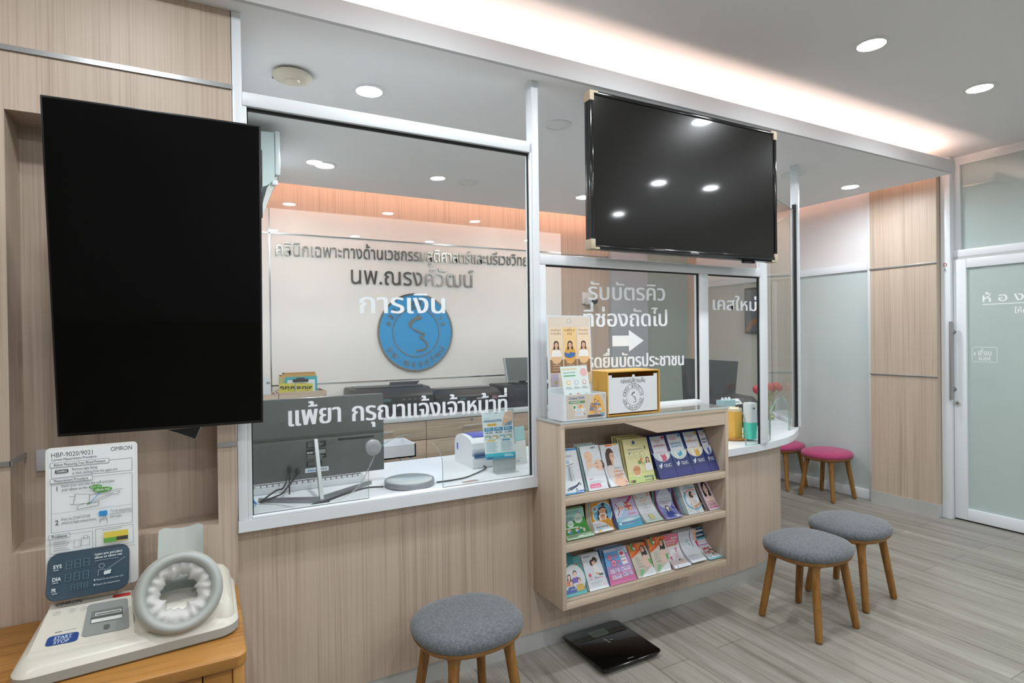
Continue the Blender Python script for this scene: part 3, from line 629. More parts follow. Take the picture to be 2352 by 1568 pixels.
# ---------------------------------------------------------------- arm-in blood pressure monitor
bp = thing('blood_pressure_monitor', 'white arm-in blood pressure monitor with cuff ring on the oak table', 'medical monitor', (-.18, 2.0, TZ))
CREAM = mat('#cfccc0', .32); CGREY = mat('#a5aaa6', .4); CMID = mat('#9ba19c', .4)
bx0, bx1, by0, by1 = -.437, .076, 1.838, 2.225
def bring(z, i): return [Vector((x, y-(.05*max(0, (bx1-x)/(bx1-bx0))*max(0, (by1-y)/(by1-by0))), z)) for x, y in rrect(bx0+i, by0+i, bx1-i, by1-i, .05, 7)]
b = B(); b.loft([bring(TZ+.001, .006), bring(TZ+.006, .001), bring(TZ+.030, 0)], CGREY); b.build('base', bp)
b = B(); b.loft([bring(TZ+.0302, .0), bring(TZ+.044, .008), bring(TZ+.053, .020), bring(TZ+.055, .034)], CREAM, ); b.build('body', bp, 60)
# control deck
fl, fr, bl, br = PY(62, 1500, 1.868), PY(312, 1451, 1.862), PY(116, 1392, 2.07), PY(303, 1347, 2.07)
bl.z = .705; br.z = .7035; b = B(); zb = TZ+.04
ringd = lambda k, dz: [p.lerp((fl+fr+bl+br)/4, k)+Vector((0, 0, dz)) for p in (fl, fr, br, bl)]
low = [Vector((fl.x-.006, fl.y-.008, zb)), Vector((fr.x+.004, fr.y-.008, zb)), Vector((br.x+.004, br.y, zb)), Vector((bl.x-.006, bl.y, zb))]
b.loft([low, ringd(.0, -.006), ringd(.03, 0)], CREAM); b.build('control_deck', bp, 30)
S = Sheet(fl, fr, bl, br); b = B(); k = Ink(b, S, .0006, .0002)
def rr(k, u0, v0, u1, v1, c_, r=.03): k.poly([(x, y) for x, y in rrect(u0, v0, u1, v1, r, 4)], c_)
k.text('OMRON', .08, .90, .11, '#4b4f4e', w_=.30); k.rect(.14, .865, .32, .872, '#9a9d99'); b.build('brand_mark', bp)
for u in (.08, .25, .38): b = B(); k = Ink(b, S, .0006, .0002); k.ring(u+.05, .74, .04, .006, '#b3b4ae'); k.rect(u+.035, .738, u+.065, .745, '#8d8f8a'); b.build('memory_button', bp)
b = B(); k = Ink(b, S, .0006, .0002); k.rect(.19, .305, .26, .318, '#777a76'); k.rect(.29, .315, .40, .322, '#b0b1ab')
b.build('indicator_marks', bp)
b = B(); k = Ink(b, S, .0010, .0003); rr(k, .14, .05, .44, .24, '#1d3f7d', .045); k.text('START', .205, .155, .085, '#b9c6dc', w_=.17, bold=.02); k.rect(.20, .14, .38, .147, '#b9c6dc'); k.text('STOP', .215, .062, .085, '#b9c6dc', w_=.145, bold=.02); b.build('start_button', bp)
b = B(); k = Ink(b, S, .0010, .0003); rr(k, .47, .10, .94, .80, '#8c908d', .05); rr(k, .53, .34, .88, .62, '#6f7471', .02); k.rect(.545, .36, .87, .43, '#d8dad6'); k.rect(.575, .50, .86, .56, '#cfd2ce'); k.rect(.585, .515, .85, .535, '#3d403f'); k.rect(.53, .455, .88, .47, '#585c5a'); k.poly([(.68, .26), (.74, .26), (.74, .19), (.71, .16), (.68, .19)], '#5d615f'); b.build('printer_slot', bp)
b = B(); k = Ink(b, S, .0010, .0003); rr(k, .76, .86, .98, .93, '#c53a33', .015); b.build('warning_label', bp)
# display
DM = frame_M(Vector((-.309, 2.062, .782)), -.45, -.03); b = B()
PN = rrect(-.0985, -.066, .0985, .066, .028, 6)
b.loft([[DM @ Vector((x*s_, y_, z*s_)) for x, z in PN] for y_, s_ in ((.022, .97), (.003, 1.0), (.0, .985))], mat('#2d4250', .22, spec=.4)); b.build('display', bp, 30)
S = local_sheet(DM, -.0985, -.066, .0985, .066, -.0003); b = B(); k = Ink(b, S, .0004, .0002)
seg = '#42606e'
def digit(u, v, w_, h):
    for q in ((u, v, u+w_, v+h*.07), (u, v+h*.465, u+w_, v+h*.535), (u, v+h*.93, u+w_, v+h), (u, v, u+w_*.14, v+h), (u+w_*.86, v, u+w_, v+h)): k.rect(*q, seg)
for r_, (v, h) in enumerate(((.62, .17), (.36, .16), (.16, .11))):
    for i in range(3): digit((.22, .22, .30)[r_]+i*(.105, .105, .075)[r_], v, (.075, .075, .05)[r_], h)
for t_, v in (('SYS', .66), ('DIA', .40), ('PR', .18)): k.text(t_, .08, v, .11, '#cfd6d8', w_=.10 if len(t_) > 2 else .05, bold=.02); k.rect(.085, v-.045, .15, v-.025, '#8fa0a6')
k.text('Insert arm and place', .57, .80, .08, '#c9d1d3', w_=.34, bold=.01); k.text('elbow on elbow rest', .57, .73, .08, '#c9d1d3', w_=.34, bold=.01); k.rect(.57, .685, .86, .692, '#9fb0b5')
k.line([(.95, .68), (.72, .46)], .006, '#8ea0a5'); k.ring(.66, .56, .035, .006, '#8ea0a5'); k.line([(.62, .36), (.62, .48), (.70, .48), (.72, .36)], .006, '#8ea0a5'); k.poly([(.69, .43), (.78, .46), (.77, .37), (.69, .36)], '#b9c4c6')
k.text('● Please do not move your arm', .57, .26, .06, '#a9b5b8', w_=.36); k.text('● Repeat the measurement', .57, .16, .06, '#a9b5b8', w_=.32); b.build('display_print', bp)
# instruction board
BM = frame_M(Vector((-.296, 2.10, .945)), -.071, -.015); sb = 2.10/2.057; bw, bh = .22*sb, .417*sb
BM = frame_M(Vector((-.296*sb, 2.10, CZ+(.942-CZ)*sb)), -.071, -.015)
b = B(); PN = rrect(-bw/2, -bh/2, bw/2, bh/2, .012, 4); b.loft([[BM @ Vector((x, y_, z)) for x, z in PN] for y_ in (.006, 0)], mat('#e4e4e2', .35)); b.build('instruction_board', bp, 30)
S = local_sheet(BM, -bw/2, -bh/2, bw/2, bh/2, -.0002); b = B(); k = Ink(b, S, .0003, .00015); ik = '#4a4f52'; ln = '#6d7274'
def obox(u0, v0, u1, v1, c_=ln, t_=.004):
    for q in ((u0, v0, u1, v0+t_*.52), (u0, v1-t_*.52, u1, v1), (u0, v0, u0+t_, v1), (u1-t_, v0, u1, v1)): k.rect(*q, c_)
k.rect(.03, .265, .97, .985, '#e3e8ea'); k.text('HBP-9020/9021', .06, .935, .045, ik, w_=.44); k.text('OMRON', .70, .945, .042, ik, w_=.24); k.text('Correct Measurement Procedure', .06, .910, .027, ik, w_=.48)
obox(.06, .795, .94, .885); k.rect(.05, .865, .68, .899, '#e3e8ea'); obox(.05, .865, .68, .899); k.text('Before Measuring Your Blood Pressure', .09, .874, .026, ik, w_=.55)
rr(k, .10, .825, .24, .848, '#4a4d50', .008); k.text('Clothing', .115, .830, .022, '#e4e8ea', w_=.11, bold=.02); k.text('Remove tight fitting', .28, .836, .025, ik, w_=.27); k.text('or thick clothing from the upper arm.', .28, .808, .025, ik, w_=.50)
obox(.06, .425, .94, .780); k.rect(.05, .758, .50, .790, '#e3e8ea'); obox(.05, .758, .50, .790); k.text('Measurement Procedure', .09, .766, .026, ik, w_=.36)
k.text('1', .118, .705, .045, ik); k.text('Insert your arm into the cuff and place', .17, .727, .028, ik, w_=.57); k.text('your elbow on the', .17, .700, .028, ik, w_=.27)
k.ell(.53, .708, .072, .013, '#4f9a3c'); k.text('elbow rest', .475, .702, .02, '#e4efe0', w_=.11); k.ell(.61, .683, .105, .017, '#4f9a3c'); k.text('elbow rest', .53, .675, .03, '#eef5ea', w_=.16)
for pts in ([(.25, .66), (.31, .655), (.31, .672), (.47, .66), (.46, .60), (.29, .60), (.31, .655)], [(.25, .61), (.29, .60)], [(.47, .655), (.66, .665), (.80, .675), (.83, .67)], [(.44, .59), (.60, .615), (.72, .64), (.78, .64), (.80, .66), (.75, .66)], [(.33, .565), (.56, .575), (.57, .60), (.42, .60), (.34, .59), (.33, .565)], [(.44, .60), (.74, .655)]): k.line(pts, .005, ln)
k.rect(.44, .592, .47, .600, '#4f9a3c'); k.line([(.58, .665), (.47, .600)], .007, '#2f8fd0'); k.rect(.07, .555, .94, .557, '#9ba2a5')
k.text('2', .105, .478, .045, ik, w_=.034, bold=.02); k.text('Press the [START/STOP]', .17, .502, .025, ik, w_=.30); k.text('switch to begin measurement.', .17, .478, .025, ik, w_=.37)
rr(k, .565, .498, .66, .535, '#2f8fd0', .012); k.line([(.58, .45), (.585, .48), (.62, .475), (.62, .51), (.64, .51), (.64, .48), (.66, .47), (.655, .445)], .005, ln); k.text('*To stop measurement,', .69, .520, .022, ik, w_=.24); k.text('press the [START/STOP]', .69, .500, .022, ik, w_=.25); k.text('switch again.', .69, .480, .022, ik, w_=.13)
obox(.05, .285, .50, .405); k.rect(.04, .385, .26, .414, '#e3e8ea'); obox(.04, .385, .26, .414); k.text('Problems', .07, .391, .028, ik, w_=.16, bold=.01); k.rows(.09, .26, .365, 5, .014, .004, '#9aa0a3')
for q in ((.30, .31, .37, .36), (.38, .315, .47, .37), (.40, .36, .45, .385)): obox(*q)
obox(.53, .285, .95, .415); k.rect(.62, .312, .89, .385, '#d8c54e'); k.rect(.62, .312, .76, .345, '#5fa548'); k.rect(.76, .318, .89, .345, '#44403a'); k.rows(.60, .90, .405, 1, .01, .004, '#9aa0a3'); b.build('board_print', bp)
# cuff
cc = PY(413, 1358, 1.862); ax = (Vector((.075, -.86, .36))).normalized()
b = B(); b.lathe([(.079, -.012), (.080, .004), (.085, .013), (.093, .017), (.102, .014), (.108, .004), (.110, -.014), (.106, -.022)], cc, ax, CGREY, 56, False); b.build('cuff_ring', bp, 60)
b = B(); b.lathe([(.106, -.012), (.112, -.022), (.113, -.06), (.107, -.095), (.096, -.112), (.085, -.114)], cc, ax, CREAM, 56, False); b.build('cuff_shell', bp, 60)
FAB = mat('#c9c8c6', .7, spec=.2); b = B(); a_ = ax.orthogonal().normalized(); b_ = ax.cross(a_); rings = []; NS = 96
wob = [.55*math.sin(7*t+1)+.3*math.sin(11*t+2)+.25*math.sin(4*t) for t in [2*math.pi*i/NS for i in range(NS)]]; fin = [math.sin(17*2*math.pi*i/NS+.8*math.sin(5*2*math.pi*i/NS)) for i in range(NS)]
for rr_, t, am, fa in ((.083, .004, .0, .0), (.082, -.006, .001, .002), (.076, -.004, .002, .004), (.068, .000, .003, .0055), (.058, -.006, .0055, .006), (.049, -.018, .0075, .005), (.044, -.034, .008, .004), (.047, -.055, .006, .003), (.060, -.085, .004, .001), (.075, -.11, .002, .001)):
    rings.append([cc+ax*(t+fin[i]*fa*.6)+(a_*math.cos(2*math.pi*i/NS)+b_*math.sin(2*math.pi*i/NS))*(rr_+wob[i]*am+fin[i]*fa*.5) for i in range(NS)])
b.loft(rings, FAB, False); b.build('cuff_fabric', bp, 70)
# cradle under the ring and the elbow rest behind it
b = B(); b.loft([[Vector((x, y, z)) for x, y in rrect(x0, y0, x1, y1, .035, 6)] for z, x0, y0, x1, y1 in ((TZ+.045, -.188, 1.853, .066, 2.19), (TZ+.075, -.184, 1.862, .062, 2.19), (TZ+.100, -.165, 1.885, .045, 2.18), (TZ+.105, -.15, 1.90, .03, 2.17))], CREAM); b.build('cuff_cradle', bp, 60)
p0, p1 = PY(364, 1212, 2.10), PY(466, 1200, 2.10); rows_ = []
for k_ in range(9):
    t = k_/8; row = []
    for i in range(9):
        u = i/8*2-1; x = (p0.x+p1.x)/2+u*(p1.x-p0.x)/2; row.append(Vector((x, 1.96+.15*t+.012*(1-u*u), .69+(p0.z-.69)*t-.016*(1-u*u)-(.012 if abs(u) > .98 and t > .95 else 0))))
    rows_.append(row)
b = B(); b.loft([r+[p+Vector((0, .012, -.004)) for p in reversed(r)] for r in rows_], CMID); b.build('elbow_rest', bp, 50)
# switch plate in the niche
b = B(); p0, p1 = PY(82, 1083, 2.385), PY(135, 1030, 2.385); b.box(p0.x, 2.386, p0.z, p1.x, 2.3995, p1.z, mat('#c2c2c6', .35), .003)
o = b.build('wall_plate'); tag(o, 'pale blank socket plate in the wall niche behind the instruction board', 'socket plate')
# access point, air conditioner
c = Vector((.35, 2.646, ZS)); ap = thing('access_point', 'cream round wireless access point under the soffit', 'access point', c)
B().lathe([(.055, -.001), (.075, -.008), (.083, -.014), (.080, -.024), (.055, -.034), (.032, -.037)], c, (0, 0, 1), mat('#cfcbb8', .4), 44).build('housing', ap, 60)
B().lathe([(.032, -.0368), (.031, -.041), (.024, -.043)], c, (0, 0, 1), mat('#d2cebc', .4), 36).build('cap', ap, 60)
b = B(); b.box(c.x-.075, c.y+.035, ZS-.012, c.x-.045, c.y+.07, ZS-.001, DARK, .002); b.build('cable_clip', ap)
ac = thing('air_conditioner', 'pale wall air conditioner seen end-on beside the portrait television', 'air conditioner', (.2, 3.7, 2.3)); ay0, ay1 = 3.27, 4.15
TEAL = mat('#c4d3d3', .4)
b = B(); b.prism([(.122, ay0, 2.545), (.338, ay0, 2.555), (.342, ay0, 2.345), (.335, ay0, 2.30), (.30, ay0, 2.27), (.122, ay0, 2.20)], (0, ay1-ay0, 0), TEAL); b.build('casing', ac, 20)
b = B(); b.box(.341, ay0-.01, 2.33, .366, ay1+.01, 2.562, mat('#d8e0e3', .3), .006); b.build('front_panel', ac)
b = B(); b.prism([(.345, ay0+.005, 2.325), (.352, ay0+.005, 2.318), (.275, ay0+.005, 2.105), (.262, ay0+.005, 2.112), (.30, ay0+.005, 2.26)], (0, ay1-ay0-.01, 0), mat('#c8ccc8', .4)); b.build('louvre', ac, 20)
b = B(); b.box(.325, ay0-.012, 2.275, .352, ay0+.01, 2.30, mat('#dfe6e8', .3), .003, M=None); b.build('hinge', ac)
# ================================================================ INSIDE THE RECEPTION
ZD = .8121
def paper(name, S, label, cat, draw, base='#e4e7e8', th=.001, group=None, o=.0004, parent=None):
    b = B(); S.body(b, mat(base, .4), th)
    if draw: draw(Ink(b, S, o, .0001 if S.curl else .00003))
    ob = b.build(name, parent, 50)
    return tag(ob, label, cat, group) if label else ob
MG = mat('#585d5b', .18, spec=.5); MG2 = mat('#5c605e', .35); MSIL = mat('#8f9496', .3, .6)
# desk monitor, seen from behind
my = 2.60; a, c_ = PY(880.5, 903, my), PY(873, 1079, my); mx1 = a.x; mx0 = mx1-.612; mz1 = a.z; mz0 = c_.z; zm = PY(877, 992, my).z
mo = thing('monitor', 'large grey desk monitor seen from behind through the main window', 'monitor', ((mx0+mx1)/2, my, ZD))
b = B(); b.box(mx0, my, mz0, mx1, my+.022, mz1, MG, .004)
rnd = random.Random(3); n = 9; nodes_ = [[Vector((mx0+.004+(mx1-mx0-.008)*i/n+(rnd.uniform(-.015, .015) if 0 < i < n else 0), my-(rnd.uniform(.001, .009) if j == 1 else .0005), zm+(mz1-.004-zm)*j/2+(rnd.uniform(-.02, .02) if j == 1 else 0))) for i in range(n+1)] for j in range(3)]
t = []; idx = [p for r in nodes_ for p in r]
for j in range(2):
    for i in range(n): q = (j*(n+1)+i, j*(n+1)+i+1, (j+1)*(n+1)+i+1, (j+1)*(n+1)+i); t += [(q[0], q[1], q[2]), (q[0], q[2], q[3])] if (i+j) % 2 else [(q[0], q[1], q[3]), (q[1], q[2], q[3])]
b.faces(idx, t, MG); b.build('display_back', mo, 3)
b = B(); b.box(mx0+.004, my-.014, mz0+.004, mx1-.004, my, zm, MG2, .004); b.build('rear_cover', mo)
S = Sheet((mx0, my-.0141, mz0), (mx1, my-.0141, mz0), (mx0, my-.0141, zm), (mx1, my-.0141, zm)); b = B(); k = Ink(b, S)
for i in range(30): k.rect(.02+i*.011, .92, .025+i*.011, .97, '#6d7170')
for i in range(16): k.rect(.66+i*.016, .90, .674+i*.016, .95, '#1d1f1f')
k.rect(.44, .78, .575, .93, '#232524'); k.rows(.45, .565, .91, 4, .03, .012, '#9da09f'); k.rect(.44, .50, .575, .74, '#1c1e1d'); k.text('acer', .445, .64, .09, '#e1e3e2', w_=.045, bold=.03); k.rows(.445, .565, .60, 3, .035, .014, '#a9acab'); k.rect(.51, .62, .57, .72, '#8d908f')
k.rect(.44, .32, .545, .44, '#15171a'); k.rows(.45, .535, .42, 3, .03, .012, '#8b8e90'); k.rect(.43, .17, .59, .28, '#dfe6ea'); k.text('Advice', .443, .195, .08, '#2c7fc0', w_=.06, bold=.03)
for i in range(12): k.rect(.52+i*.005, .20, .5225+i*.005, .25, '#2d2f30')
k.rect(.50, .06, .508, .10, '#17191a'); b.build('rating_labels', mo)
f0, fl_, fr_ = Vector((.392, 2.335, ZD)), Vector((.178, 2.462, ZD)), Vector((.640, 2.52, ZD)); pt = PY(722, 1008, my-.02)
b = B(); b.prism([pt+Vector((-.001, -.004, 0)), pt+Vector((.013, -.004, 0)), f0+Vector((.013, 0, .004)), f0+Vector((-.001, 0, .004))], (0, .034, 0), mat('#9da4a6', .35)); b.build('stand', mo, 30)
b = B(); u = Vector((0, .025, 0))
for e_ in (fl_, fr_): b.prism([f0+Vector((0, -.012, .0)), e_, e_+u, f0+Vector((0, .05, 0))], (0, 0, .012), MSIL)
b.build('stand_foot', mo, 20)
cb = mat('#17191a', .45)
b = B(); q0 = PY(665, 1078, my-.03); q1 = PY(684, 1082, my-.03); hub = PZ(596, 1154, ZD+.008)
for q in (q0, q1): b.box(q.x-.007, q.y-.012, q.z-.012, q.x+.007, q.y+.012, q.z+.012, cb, .003)
b.tube(cr([q0-Vector((0, 0, .01)), q0+Vector((-.03, -.05, -.06)), hub+Vector((.06, .03, .03)), hub]), .0035, cb); b.tube(cr([q1-Vector((0, 0, .01)), q1+Vector((-.05, -.03, -.06)), hub+Vector((.08, .01, .02)), hub+Vector((.004, 0, 0))]), .0035, cb)
b.tube(cr([q0-Vector((0, 0, .02)), q0+Vector((-.005, -.05, -.11)), q0+Vector((.02, -.11, -.15)), f0+Vector((-.03, -.02, .004)), f0+Vector((.03, -.012, .004))]), .003, cb); b.build('cables', mo, 60)
o = B().tube(cr([PZ(577, 1140, ZD+.03), PZ(582, 1150, ZD+.025), PZ(588, 1157, ZD+.006)]), .004, mat('#2384c6', .4)).build('network_cable', None, 60); tag(o, 'short blue network cable on the desk beside the window post', 'cable')
# keyboard
kb = thing('keyboard', 'white desktop keyboard lying behind the desk monitor', 'keyboard', (.40, 2.65, ZD)); kx0, kx1 = .165, .625
b = B(); b.prism([(kx0, 2.575, ZD), (kx0, 2.715, ZD), (kx0, 2.715, ZD+.014), (kx0, 2.575, ZD+.028)], (kx1-kx0, 0, 0), mat('#cfd3d7', .4), r=.003); b.build('case', kb)
KC = mat('#dadde2', .45); b = B(); kn = 0
for r_ in range(5):
    for i in range(19): x = kx0+.008+i*.0235; y = 2.58+r_*.026; z = ZD+.027-r_*.0026; b.box(x, y, z, x+.02, y+.022, z+.009, KC, .002, 1)
o = b.build('keys', kb)
# speaker puck on the glass
c = PY(857, 1027, GY-.012); pk = thing('intercom_speaker', 'round silver intercom speaker stuck on the glass above the speaking arch', 'speaker', c)
B().lathe([(.020, .012), (.030, .010), (.0318, -.004), (.030, -.011), (.024, -.013)], c, (0, 1, 0), mat('#a4a8ac', .35, .3), 40).build('housing', pk)
GRL = mat('#6d7074', .5, .4); b = B(); b.lathe([(.0195, -.0132), (.019, -.0145)], c, (0, 1, 0), mat('#b9bcbf', .35, .4), 32)
for r_ in range(1, 6):
    for i in range(r_*6): t = 2*math.pi*i/(r_*6); x, z = c.x+.0034*r_*math.cos(t), c.z+.0034*r_*math.sin(t); b.lathe([(.0011, -.0146), (.001, -.0149)], (x, c.y, z), (0, 1, 0), GRL, 6)
b.build('grille', pk, 0)
p = PZ(600, 1155, ZD+.003)
B().tube(cr([c+Vector((.01, .013, -.02)), c+Vector((.0, .02, -.06)), PY(820, 1120, GY+.03), PZ(770, 1150, ZD+.004), PZ(690, 1164, ZD+.004), PZ(640, 1158, ZD+.004), p]), .0016, mat('#c9cdcd', .3)).build('wire', pk, 60)
# display plate
c = Vector((.782, 2.425, ZD)); dp = thing('round_plate', 'round grey glass-topped plate on the desk behind the speaking arch', 'plate', c)
B().lathe([(.100, 0), (.108, .003), (.1085, .022), (.107, .025), (.100, .0255)], c, (0, 0, 1), mat('#8f9497', .35, .3), 56).build('base', dp)
B().lathe([(.0995, .0256), (.098, .0265)], c, (0, 0, 1), mat('#a9b6b8', .12), 48).build('glass_top', dp)
B().tube(cr([PZ(881, 1117, ZD+.004), PZ(840, 1120, ZD+.004), PZ(790, 1135, ZD+.004), PZ(745, 1152, ZD+.004)]), .0028, cb).build('cord', dp, 60)
# label printer
lx0, lx1, ly0, ly1 = 1.142, 1.300, 2.545, 2.775; zt = PY(1085, 1001, 2.60).z; lh = zt-ZD
lp = thing('label_printer', 'small white label printer with a blue lid on the desk', 'printer', ((lx0+lx1)/2, 2.66, ZD)); PW = mat('#dfe4ea', .3)
prof = [(0, .01), (.004, 0), (.226, 0), (.23, .01), (.23, .60), (.222, .80), (.20, .92), (.165, .985), (.12, 1.0), (.07, .975), (.035, .91), (.012, .80), (.004, .62), (.012, .50), (.016, .40), (.004, .34)]
b = B(); b.prism([(lx0, ly0+y, ZD+z*lh) for y, z in prof], (lx1-lx0, 0, 0), PW); b.build('housing', lp, 30)
b = B(); P3 = [(.05, .958), (.085, 1.0), (.12, 1.015), (.165, 1.0), (.195, .95), (.165, .97), (.12, .985), (.085, .965)]; b.prism([(lx0+.022, ly0+y, ZD+z*lh) for y, z in P3], (lx1-lx0-.044, 0, 0), mat('#2a45b0', .3)); b.build('lid', lp, 30)
b = B(); b.box(lx0-.002, ly0+.185, ZD+lh*.45, lx0+.002, ly0+.20, ZD+lh*.66, mat('#2f62c4', .35), .001); b.build('lid_catch', lp)
b = B(); b.box(lx0+.01, ly0-.0005, ZD+lh*.33, lx1-.01, ly0+.02, ZD+lh*.46, mat('#3d68a0', .4)).box(lx0+.012, ly0-.001, ZD+lh*.40, lx1-.012, ly0+.01, ZD+lh*.42, BLACK); b.build('paper_slot', lp)
B().tube(cr([Vector((lx0+.04, ly0+.03, ZD+.012)), Vector((lx0+.055, ly0-.03, ZD+.006)), PZ(1075, 1094, ZD+.004), PZ(1040, 1102, ZD+.004), PZ(1003, 1107, ZD+.004)]), .003, cb).build('power_cord', lp, 60)
# flyer stand and sign behind it
fs = thing('sign_stand', 'clear acrylic easel stand holding the price flyer by the window post', 'sign stand', (1.24, 2.45, ZD))
t0, t1, b0, b1 = PY(1122, 943, 2.475), PY(1202, 936, 2.475), PY(1133, 1078, 2.42), PY(1222, 1086, 2.42); b0.z = b1.z = ZD+.004; b1.x = min(b1.x, 1.31); t1.x = min(t1.x, 1.33)
b = B(); Sheet(b0, b1, t0, t1).body(b, ACRYL, .003, AEDGE); b.build('back_plate', fs, 0)
b = B(); b.box(b0.x, 2.38, ZD, b1.x, 2.44, ZD+.003, ACRYL); b.build('foot_plate', fs, 0)
def flyer(k):
    k.rect(0, .70, 1, 1, '#d7e6ea'); k.poly([(.62, .68), (.95, .68), (1, .74), (1, .98), (.78, .98), (.70, .85)], '#d9b79f'); k.poly([(.66, .68), (.95, .68), (.98, .78), (.82, .74)], '#6f97b5'); k.poly([(.72, .86), (.94, .80), (.97, .83), (.80, .90)], '#e6c5ae')
    k.text('โรงพยาบาล', .06, .955, .03, '#3b8fb0', w_=.25); k.text('TMO', .42, .945, .04, '#2d8fc0', w_=.10, bold=.03); k.text('โปรแกรม', .05, .845, .035, '#2f9fc8', w_=.2); k.text('คลอดเหมาจ่าย', .05, .775, .075, '#1f5f9a', w_=.58, bold=.03); k.poly([(x, y) for x, y in rrect(.14, .69, .46, .745, .02, 3)], '#e8c35a'); k.text('เพื่อลูกรัก', .17, .70, .045, '#7a4d1d', w_=.26)
    for i, t in enumerate(('46,000', '58,500', '61,500')): u = .04+i*.32; k.rect(u, .585, u+.29, .66, '#2b86ad'); k.rows(u+.04, u+.25, .645, 2, .025, .01, '#cfe3ec'); k.text(t, u+.03, .535, .05, '#2a5d85', w_=.23, bold=.02)
    k.rect(.04, .41, .96, .515, '#cbd6d6')
    for u, cl in ((.05, '#8fa6a0'), (.28, '#b9a98a'), (.52, '#7fb0c0'), (.74, '#9db59c')): k.rect(u, .425, u+.19, .50, cl); k.rect(u+.02, .43, u+.12, .46, '#e9ecea')
    k.rect(.10, .375, .36, .40, '#e3c569'); k.rect(.58, .375, .86, .40, '#2f8fb8'); k.rows(.05, .45, .355, 10, .021, .006, '#7fb2c6'); k.rows(.54, .95, .355, 10, .021, .006, '#7fb2c6')
    k.rect(0, .06, 1, .125, '#35b3c6'); k.rect(0, 0, 1, .06, '#2b93b4'); k.text('SRH', .05, .01, .055, '#1f3f6a', w_=.18, bold=.04); k.rows(.62, .94, .09, 2, .03, .012, '#dff0f4')
S = Sheet(PY(1116, 1056.5, 2.415), PY(1184.5, 1050, 2.415), PY(1105.5, 946, 2.445), PY(1175, 940.5, 2.445)); paper('flyer', S, 'turquoise and white price flyer standing in the acrylic easel', 'flyer', flyer, '#dfeaed')
def qr(k): k.rect(0, .62, 1, 1, '#9fcfd2'); k.rect(0, .62, 1, .64, '#83bcc0'); k.text('ORDER', .5, .56, .05, '#6f7778', w_=.24, al='c'); k.rect(.2, .15, .8, .157, '#9aa2a3'); k.text('SCANE HERE', .5, .07, .05, '#777f80', w_=.36, al='c')
S = Sheet(PY(1157, 1085, 2.52), PY(1212, 1079, 2.52), PY(1150, 985, 2.56), PY(1203, 977, 2.56)); S.c[0].z = S.c[1].z = ZD+.002; paper('sign_card', S, 'white table sign with a pale teal top standing behind the price flyer', 'sign', qr, '#d5dcdd', .004)
q = [PZ(*p_, ZD+.0015) for p_ in ((1077, 1113), (1111, 1106), (1060, 1106), (1093, 1100))]; paper('card', Sheet(*q), 'small grey and red card lying flat on the desk near the flyer', 'card', lambda k: (k.rect(.05, .1, .95, .5, '#9aa09e'), k.rows(.08, .9, .8, 3, .2, .06, '#c4776f')), '#8c918f', .0008)
# rolling cart and back cabinets
ct_ = thing('storage_cart', 'white plastic storage cart on the floor between desk and drawers', 'cart', (1.05, 3.5, 0)); p0, p1 = PY(868, 1027, 3.55), PY(955, 1019, 3.55); z1 = p0.z; z0 = PY(955, 1048, 3.55).z; cx0, cx1 = p0.x-.06, p1.x
W_ = mat('#d9dde2', .4); b = B(); b.box(cx0, 3.55, z0, cx1, 3.558, z1, W_).box(cx0, 3.80, z0, cx1, 3.808, z1, W_).box(cx0, 3.55, z0, cx0+.008, 3.808, z1, W_).box(cx1-.008, 3.55, z0, cx1, 3.808, z1, W_).box(cx0, 3.55, z0, cx1, 3.808, z0+.008, W_); b.build('basket', ct_); B().box(cx0, 3.55, .16, cx1, 3.808, .19, W_).build('shelf', ct_)
for x in (cx0+.02, cx1-.03):
    for y in (3.57, 3.78): b = B(); b.cyl((x, y, 0), (x, y, z0), .01, W_); b.build('leg', ct_)
YK = 4.40; zc = .795; cabs = [.125, .80, 1.565, 2.33, 3.10, 3.78]
for i in range(5):
    x0, x1 = cabs[i]+.001, cabs[i+1]-.001; cbn = thing('drawer_cabinet', ('veneered drawer cabinet under the wooden filing trays', 'veneered drawer cabinet below the larger black printer', 'veneered drawer cabinet below the smaller black printer', 'veneered drawer cabinet behind the price flyer and brochure shelf', 'veneered drawer cabinet under the small camera')[i], 'cabinet', ((x0+x1)/2, 4.6, 0), 'drawer cabinets along the back wall')
    b = B(); b.box(x0, YK+.02, .08, x1, YB-.023, zc-.001, VENH).box(x0+.01, YK+.05, 0, x1-.01, YB-.05, .08, DARK); b.build('carcass', cbn)
    for j in range(3):
        z1_ = zc-.005-j*.155; z0_ = z1_-.150 if j < 2 else .085
        b = B(); b.box(x0+.0015, YK, z0_, x1-.0015, YK+.019, z1_, VENH, .001); d = b.build('drawer', cbn)
        hx = (x0+x1)/2+.02; b = B(); hz = z1_-.065; b.box(hx-.085, YK-.026, hz-.005, hx+.085, YK-.018, hz+.005, mat('#dfe2e4', .25, .4), .002).box(hx-.07, YK-.02, hz-.003, hx-.062, YK+.0, hz+.003, STEEL).box(hx+.062, YK-.02, hz-.003, hx+.07, YK+.0, hz+.003, STEEL)
        if j == 0: b.cyl((hx, YK-.006, hz+.045), (hx, YK+.0, hz+.045), .010, STEEL)
        h = b.build('handle'); h.parent = d; h.location = -Vector(d.parent.location)-Vector(d.location)
o = B().box(.121, YK-.012, zc, 3.79, YB-.027, zc+.037, SOLID, .003).build('worktop'); tag(o, 'long white worktop along the back wall of the reception', 'worktop'); ZW = zc+.0372
